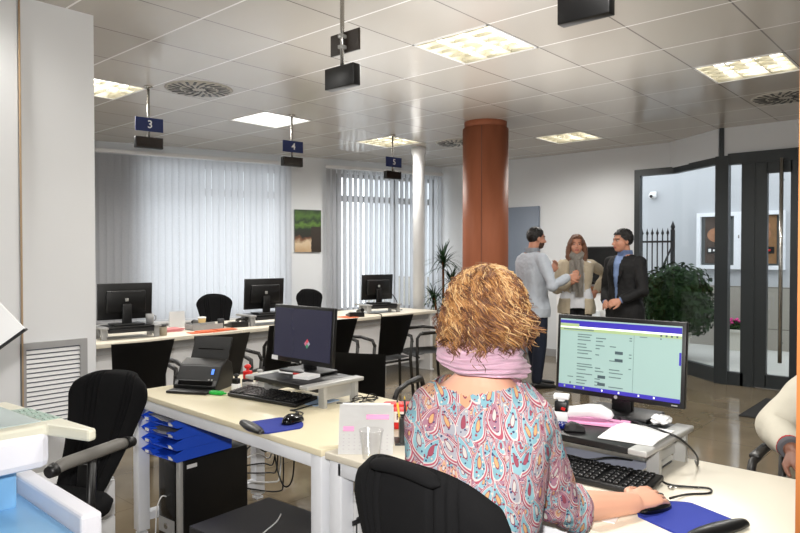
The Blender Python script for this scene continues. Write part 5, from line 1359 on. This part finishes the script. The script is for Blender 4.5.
hand(b, W_R, (.97, -.22, .06), (.0, -.30, 1), -1, .40, .98, .8, .32, .86)
hand(b, W_L, (.97, -.1, -.05), (0, .1, 1), 1, .35, .95)
for H, K, A in HL: b.limb([H, K, A], [.078, .056, .040]); shoe(b, A, FW)
me = fuse(b, .0033, 3, .4); paint_face(me, Mi, .92); obj('body', me, [M_skin, M_eyew, M_eyed, M_lip, M_cA], o, inv)
b = B(); torso(b, P, N, r, f, PROF_F, .020, -.05, .3)
for H, K, A in HL: b.limb([H, K, K.lerp(A, .5), A], [.095, .070, .066, .056])
obj('trousers', fuse(b, .011, 3), M_trou, o, inv)
for H, K, A in HL: b = B(); shoe(b, A, FW, 1.16); obj('shoe', fuse(b, .008, 2), M_black, o, inv)
b = B(); torso(b, P-UP*.02, N, r, f, PROF_F, .017, -.05, .985, .10)
for S, E_, Wr in ((S_R, E_R, W_R), (S_L, E_L, W_L)):
    b.limb([N-UP*.036+(S-N)*.15, S.lerp(N, .25)-UP*.014], [.058, .054])
    b.limb([S.lerp(N, .35)-UP*.012, S+UP*.0, S.lerp(E_, .5), E_.lerp(S, .12), E_.lerp(Wr, .18)], [.054, .058, .060, .060, .056])
    dd = (Wr-E_).normalized()
    b.tube([E_.lerp(Wr, .12), E_.lerp(Wr, .20), E_.lerp(Wr, .26), E_.lerp(Wr, .275)], [.055, .062, .060, .050], 20)
me = fuse(b, .006, 4)
ruffle(me, lambda c: (.007*noise.noise(V((c.x*14, c.y*14, c.z*6)))+.003*noise.noise(c*40)))
Fi = frame_m(N, r, f, UP).inverted()
def neckline(p):
    q = Fi @ p; return q.z > -.036+.20*abs(q.x)-.05*(q.y > .05) and math.hypot(q.x*.66, q.y) < .105
obj('blouse', cut(me, neckline), M_pais, o, inv)
# scarf: several soft folds around the neck, hanging lower on the right
b = B()
for k, (z0_, z1_, R0, ph) in enumerate(((.108, .056, .062, 0), (.088, .034, .072, 1.3), (.066, .016, .086, 2.7))):
    def sc(u_, v_, z0_=z0_, z1_=z1_, R0=R0, ph=ph):
        a = u_*2*PI; bl = .014*math.sin(v_*PI)+.003*math.sin(v_*26+a*3+ph)+.004*math.sin(a*7+ph+v_*5)
        zz = z0_+(z1_-z0_)*v_+.010*math.sin(a*2+ph)-.022*math.cos(a)-.006
        return N+r*(R0*1.12+bl)*math.cos(a)+f*(R0+bl+.006)*math.sin(a)+f*.012+UP*zz
    b.grid(sc, 60, 26, .004, True)
b.grid(lambda u_, v_: N+r*(.02+(u_-.5)*.09)+f*(.125+.01*math.sin(u_*12))+UP*(-.03-v_*.30), 12, 14, .004)
obj('scarf', b, M_scarfp, o, inv)
# hair: an inner mass and many separate curls
b = B()
b.ell(Hc+UP*.022-f*.012, (.082, .094, .086), Matrix.Rotation(R(15), 4, 'Z'), 28)
b.loft([(Hc+UP*.02-f*.02, .086, .088), (Hc-UP*.025-f*.022, .088, .088), (Hc-UP*.048-f*.028, .082, .072), (Hc-UP*.06-f*.03, .07, .056)], 24, r, f)
me = fuse(b, .008, 3)
ruffle(me, lambda c: .007*noise.noise(c*40))
Hi = frame_m(Hc, r, f, UP).inverted()
cut(me, lambda p: (Hi @ p).y > .050 and abs((Hi @ p).x) < .062 and (Hi @ p).z < .062)
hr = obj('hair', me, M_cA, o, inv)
b = B(); g_ = random.Random(11)
top = Hc+UP*.024-f*.012; RX, RY, RZ = .089, .100, .092
# locks: groups of strands sharing one wave, so that the curls clump
for k in range(330):
    az0 = g_.uniform(0, 2*PI); front = math.sin(az0); p00 = g_.uniform(.0, 1.9)**.9; lay0 = g_.uniform(.90, 1.06)
    zend = -.056+g_.gauss(-.002, .015)
    if front > .55: p00 = min(p00, .7); zend = g_.uniform(.03, .06) if front > .8 else g_.uniform(-.06, -.02)
    drift0 = g_.uniform(-.55, .55); amp0 = g_.uniform(.005, .0125); wl = g_.uniform(.026, .060); ph0 = g_.uniform(0, 6.28)
    tone = g_.random(); flick0 = max(-.6, g_.gauss(.1, .6))
    for q_ in range(g_.randint(8, 13)):
        az = az0+g_.gauss(0, .055); p0 = max(0, p00+g_.gauss(0, .06)); lay = lay0+g_.gauss(0, .018)
        drift = drift0+g_.gauss(0, .12); amp = amp0*g_.uniform(.7, 1.3); ph = ph0+g_.gauss(0, .5)
        arc = max(0, PI/2-p0)*.10; dz0 = max(0, p0-PI/2)*.085; fall = max(.022, .024-zend-dz0)
        L = (arc+fall)*g_.uniform(.80, 1.04); n_ = 18; pts = []
        for q in range(n_+1):
            s_ = L*q/n_; t = q/n_
            if s_ < arc: pol = p0+s_/.10; dz = dz0
            else: pol = max(PI/2, p0); dz = dz0+s_-arc
            a = az+drift*t*.6
            fl_ = 1+.17*math.sin(min(1, dz/.075)*PI*.60)
            rad = lay*fl_*(1 if pol >= PI/2 else math.sin(pol)); w_ = 2*PI*s_/wl+ph; gr = .35+.65*min(1, t*1.8)
            ox, oy = amp*math.sin(w_)*gr, amp*.8*math.cos(w_)*gr; flick = .020*flick0*(max(0, t-.70)/.30)**1.5
            cc, ss = math.cos(a), math.sin(a); out = r*cc+f*ss; tan = -r*ss+f*cc
            p = top+r*(RX*rad*cc)+f*(RY*rad*ss)+UP*(RZ*lay*max(0, math.cos(pol))-dz)
            pts.append(p+out*(oy+flick)+tan*ox+UP*(oy*.35+flick*.25))
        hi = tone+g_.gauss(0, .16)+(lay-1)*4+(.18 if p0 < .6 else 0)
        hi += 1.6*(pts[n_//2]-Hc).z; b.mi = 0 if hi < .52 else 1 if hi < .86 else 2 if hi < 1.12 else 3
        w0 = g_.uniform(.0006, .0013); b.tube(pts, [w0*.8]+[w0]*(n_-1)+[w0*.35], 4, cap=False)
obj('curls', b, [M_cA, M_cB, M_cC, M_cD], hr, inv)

# ------------------------------------------------------------------ the customer at the right edge
o = thing('person', 'seated customer in cream jacket with red and grey cuff at the right edge', 'person', (3.02, .40, 0), R(180-90))
inv = M_of(o).inverted(); FW = V((-1, 0, 0)); r, f, u = basis(FW)
P, N, Hc = V((3.06, .34, .48)), V((3.03, .33, 1.03)), V((2.99, .33, 1.185))
S_R, E_R, W_R = V((3.03, .49, .945)), V((2.885, .635, .755)), V((2.69, .535, .725)); S_L, E_L, W_L = V((3.03, .16, .945)), V((2.88, .12, .80)), V((2.66, .28, .76))
HL = [(V((3.05, .48, .53)), V((2.62, .50, .53)), V((2.66, .50, .085))), (V((3.05, .28, .53)), V((2.62, .27, .53)), V((2.66, .27, .085)))]
b = B(); torso(b, P, N, r, f, PROF_M); b.limb([N-UP*.03, Hc-UP*.05], [.056, .052]); Mi = head_shape(b, Hc, FW)
for S, E_, Wr in ((S_R, E_R, W_R), (S_L, E_L, W_L)): b.limb([S, E_, Wr], [.050, .042, .028])
hand(b, W_R, (-.75, -.55, -.25), (-.2, .3, .9), 1, .7); hand(b, W_L, (-.8, .4, -.2), (-.1, -.2, .95), -1, .6)
for H, K, A in HL: b.limb([H, K, A], [.080, .058, .040]); shoe(b, A, FW)
me = fuse(b, .0055, 3, .4); paint_face(me, Mi); obj('body', me, [M_skin3, M_eyew, M_eyed, M_lip, M_hdark], o, inv)
b = B(); torso(b, P, N, r, f, PROF_M, .016, -.05, .3)
for H, K, A in HL: b.limb([H, K, K.lerp(A, .5), A], [.098, .074, .068, .058])
obj('trousers', fuse(b, .011, 3), M_trou, o, inv)
for H, K, A in HL: b = B(); shoe(b, A, FW, 1.16); obj('shoe', fuse(b, .008, 2), M_black, o, inv)
b = B(); torso(b, P, N, r, f, PROF_M, .036, -.05, .99, .06)
for S, E_, Wr in ((S_R, E_R, W_R), (S_L, E_L, W_L)):
    b.limb([S.lerp(N, .2), S, S.lerp(E_, .5), E_, E_.lerp(Wr, .4), E_.lerp(Wr, .72)], [.07, .082, .078, .074, .066, .052])
me = fuse(b, .009, 4)
ruffle(me, lambda c: .011*noise.noise(V((c.x*12, c.y*12, c.z*10))))
Fi = frame_m(N, r, f, UP).inverted(); jk = obj('jacket', cut(me, lambda p: (Fi @ p).z > .0 and math.hypot((Fi @ p).x, (Fi @ p).y) < .09), M_jack, o, inv)
for E_, Wr in ((E_R, W_R), (E_L, W_L)):
    b = B(); q = [E_.lerp(Wr, t) for t in (.70, .78, .80, .88, .90, .97)]
    b.mi = 1; b.tube(q[0:2], [.050, .046], 20); b.mi = 0; b.tube(q[1:4], [.046, .045, .043], 20); b.mi = 1; b.tube(q[3:6], [.043, .042, .039], 20)
    obj('cuff', b, [M_cuffr, M_cuffg], jk, inv)
obj('hair', hair_cap(Hc, FW, 1., lambda q: q.z > -.03+max(0, q.y+.03)*1.2 and not (q.y > .05 and q.z < .078), .008, .003), M_hdark, o, inv)
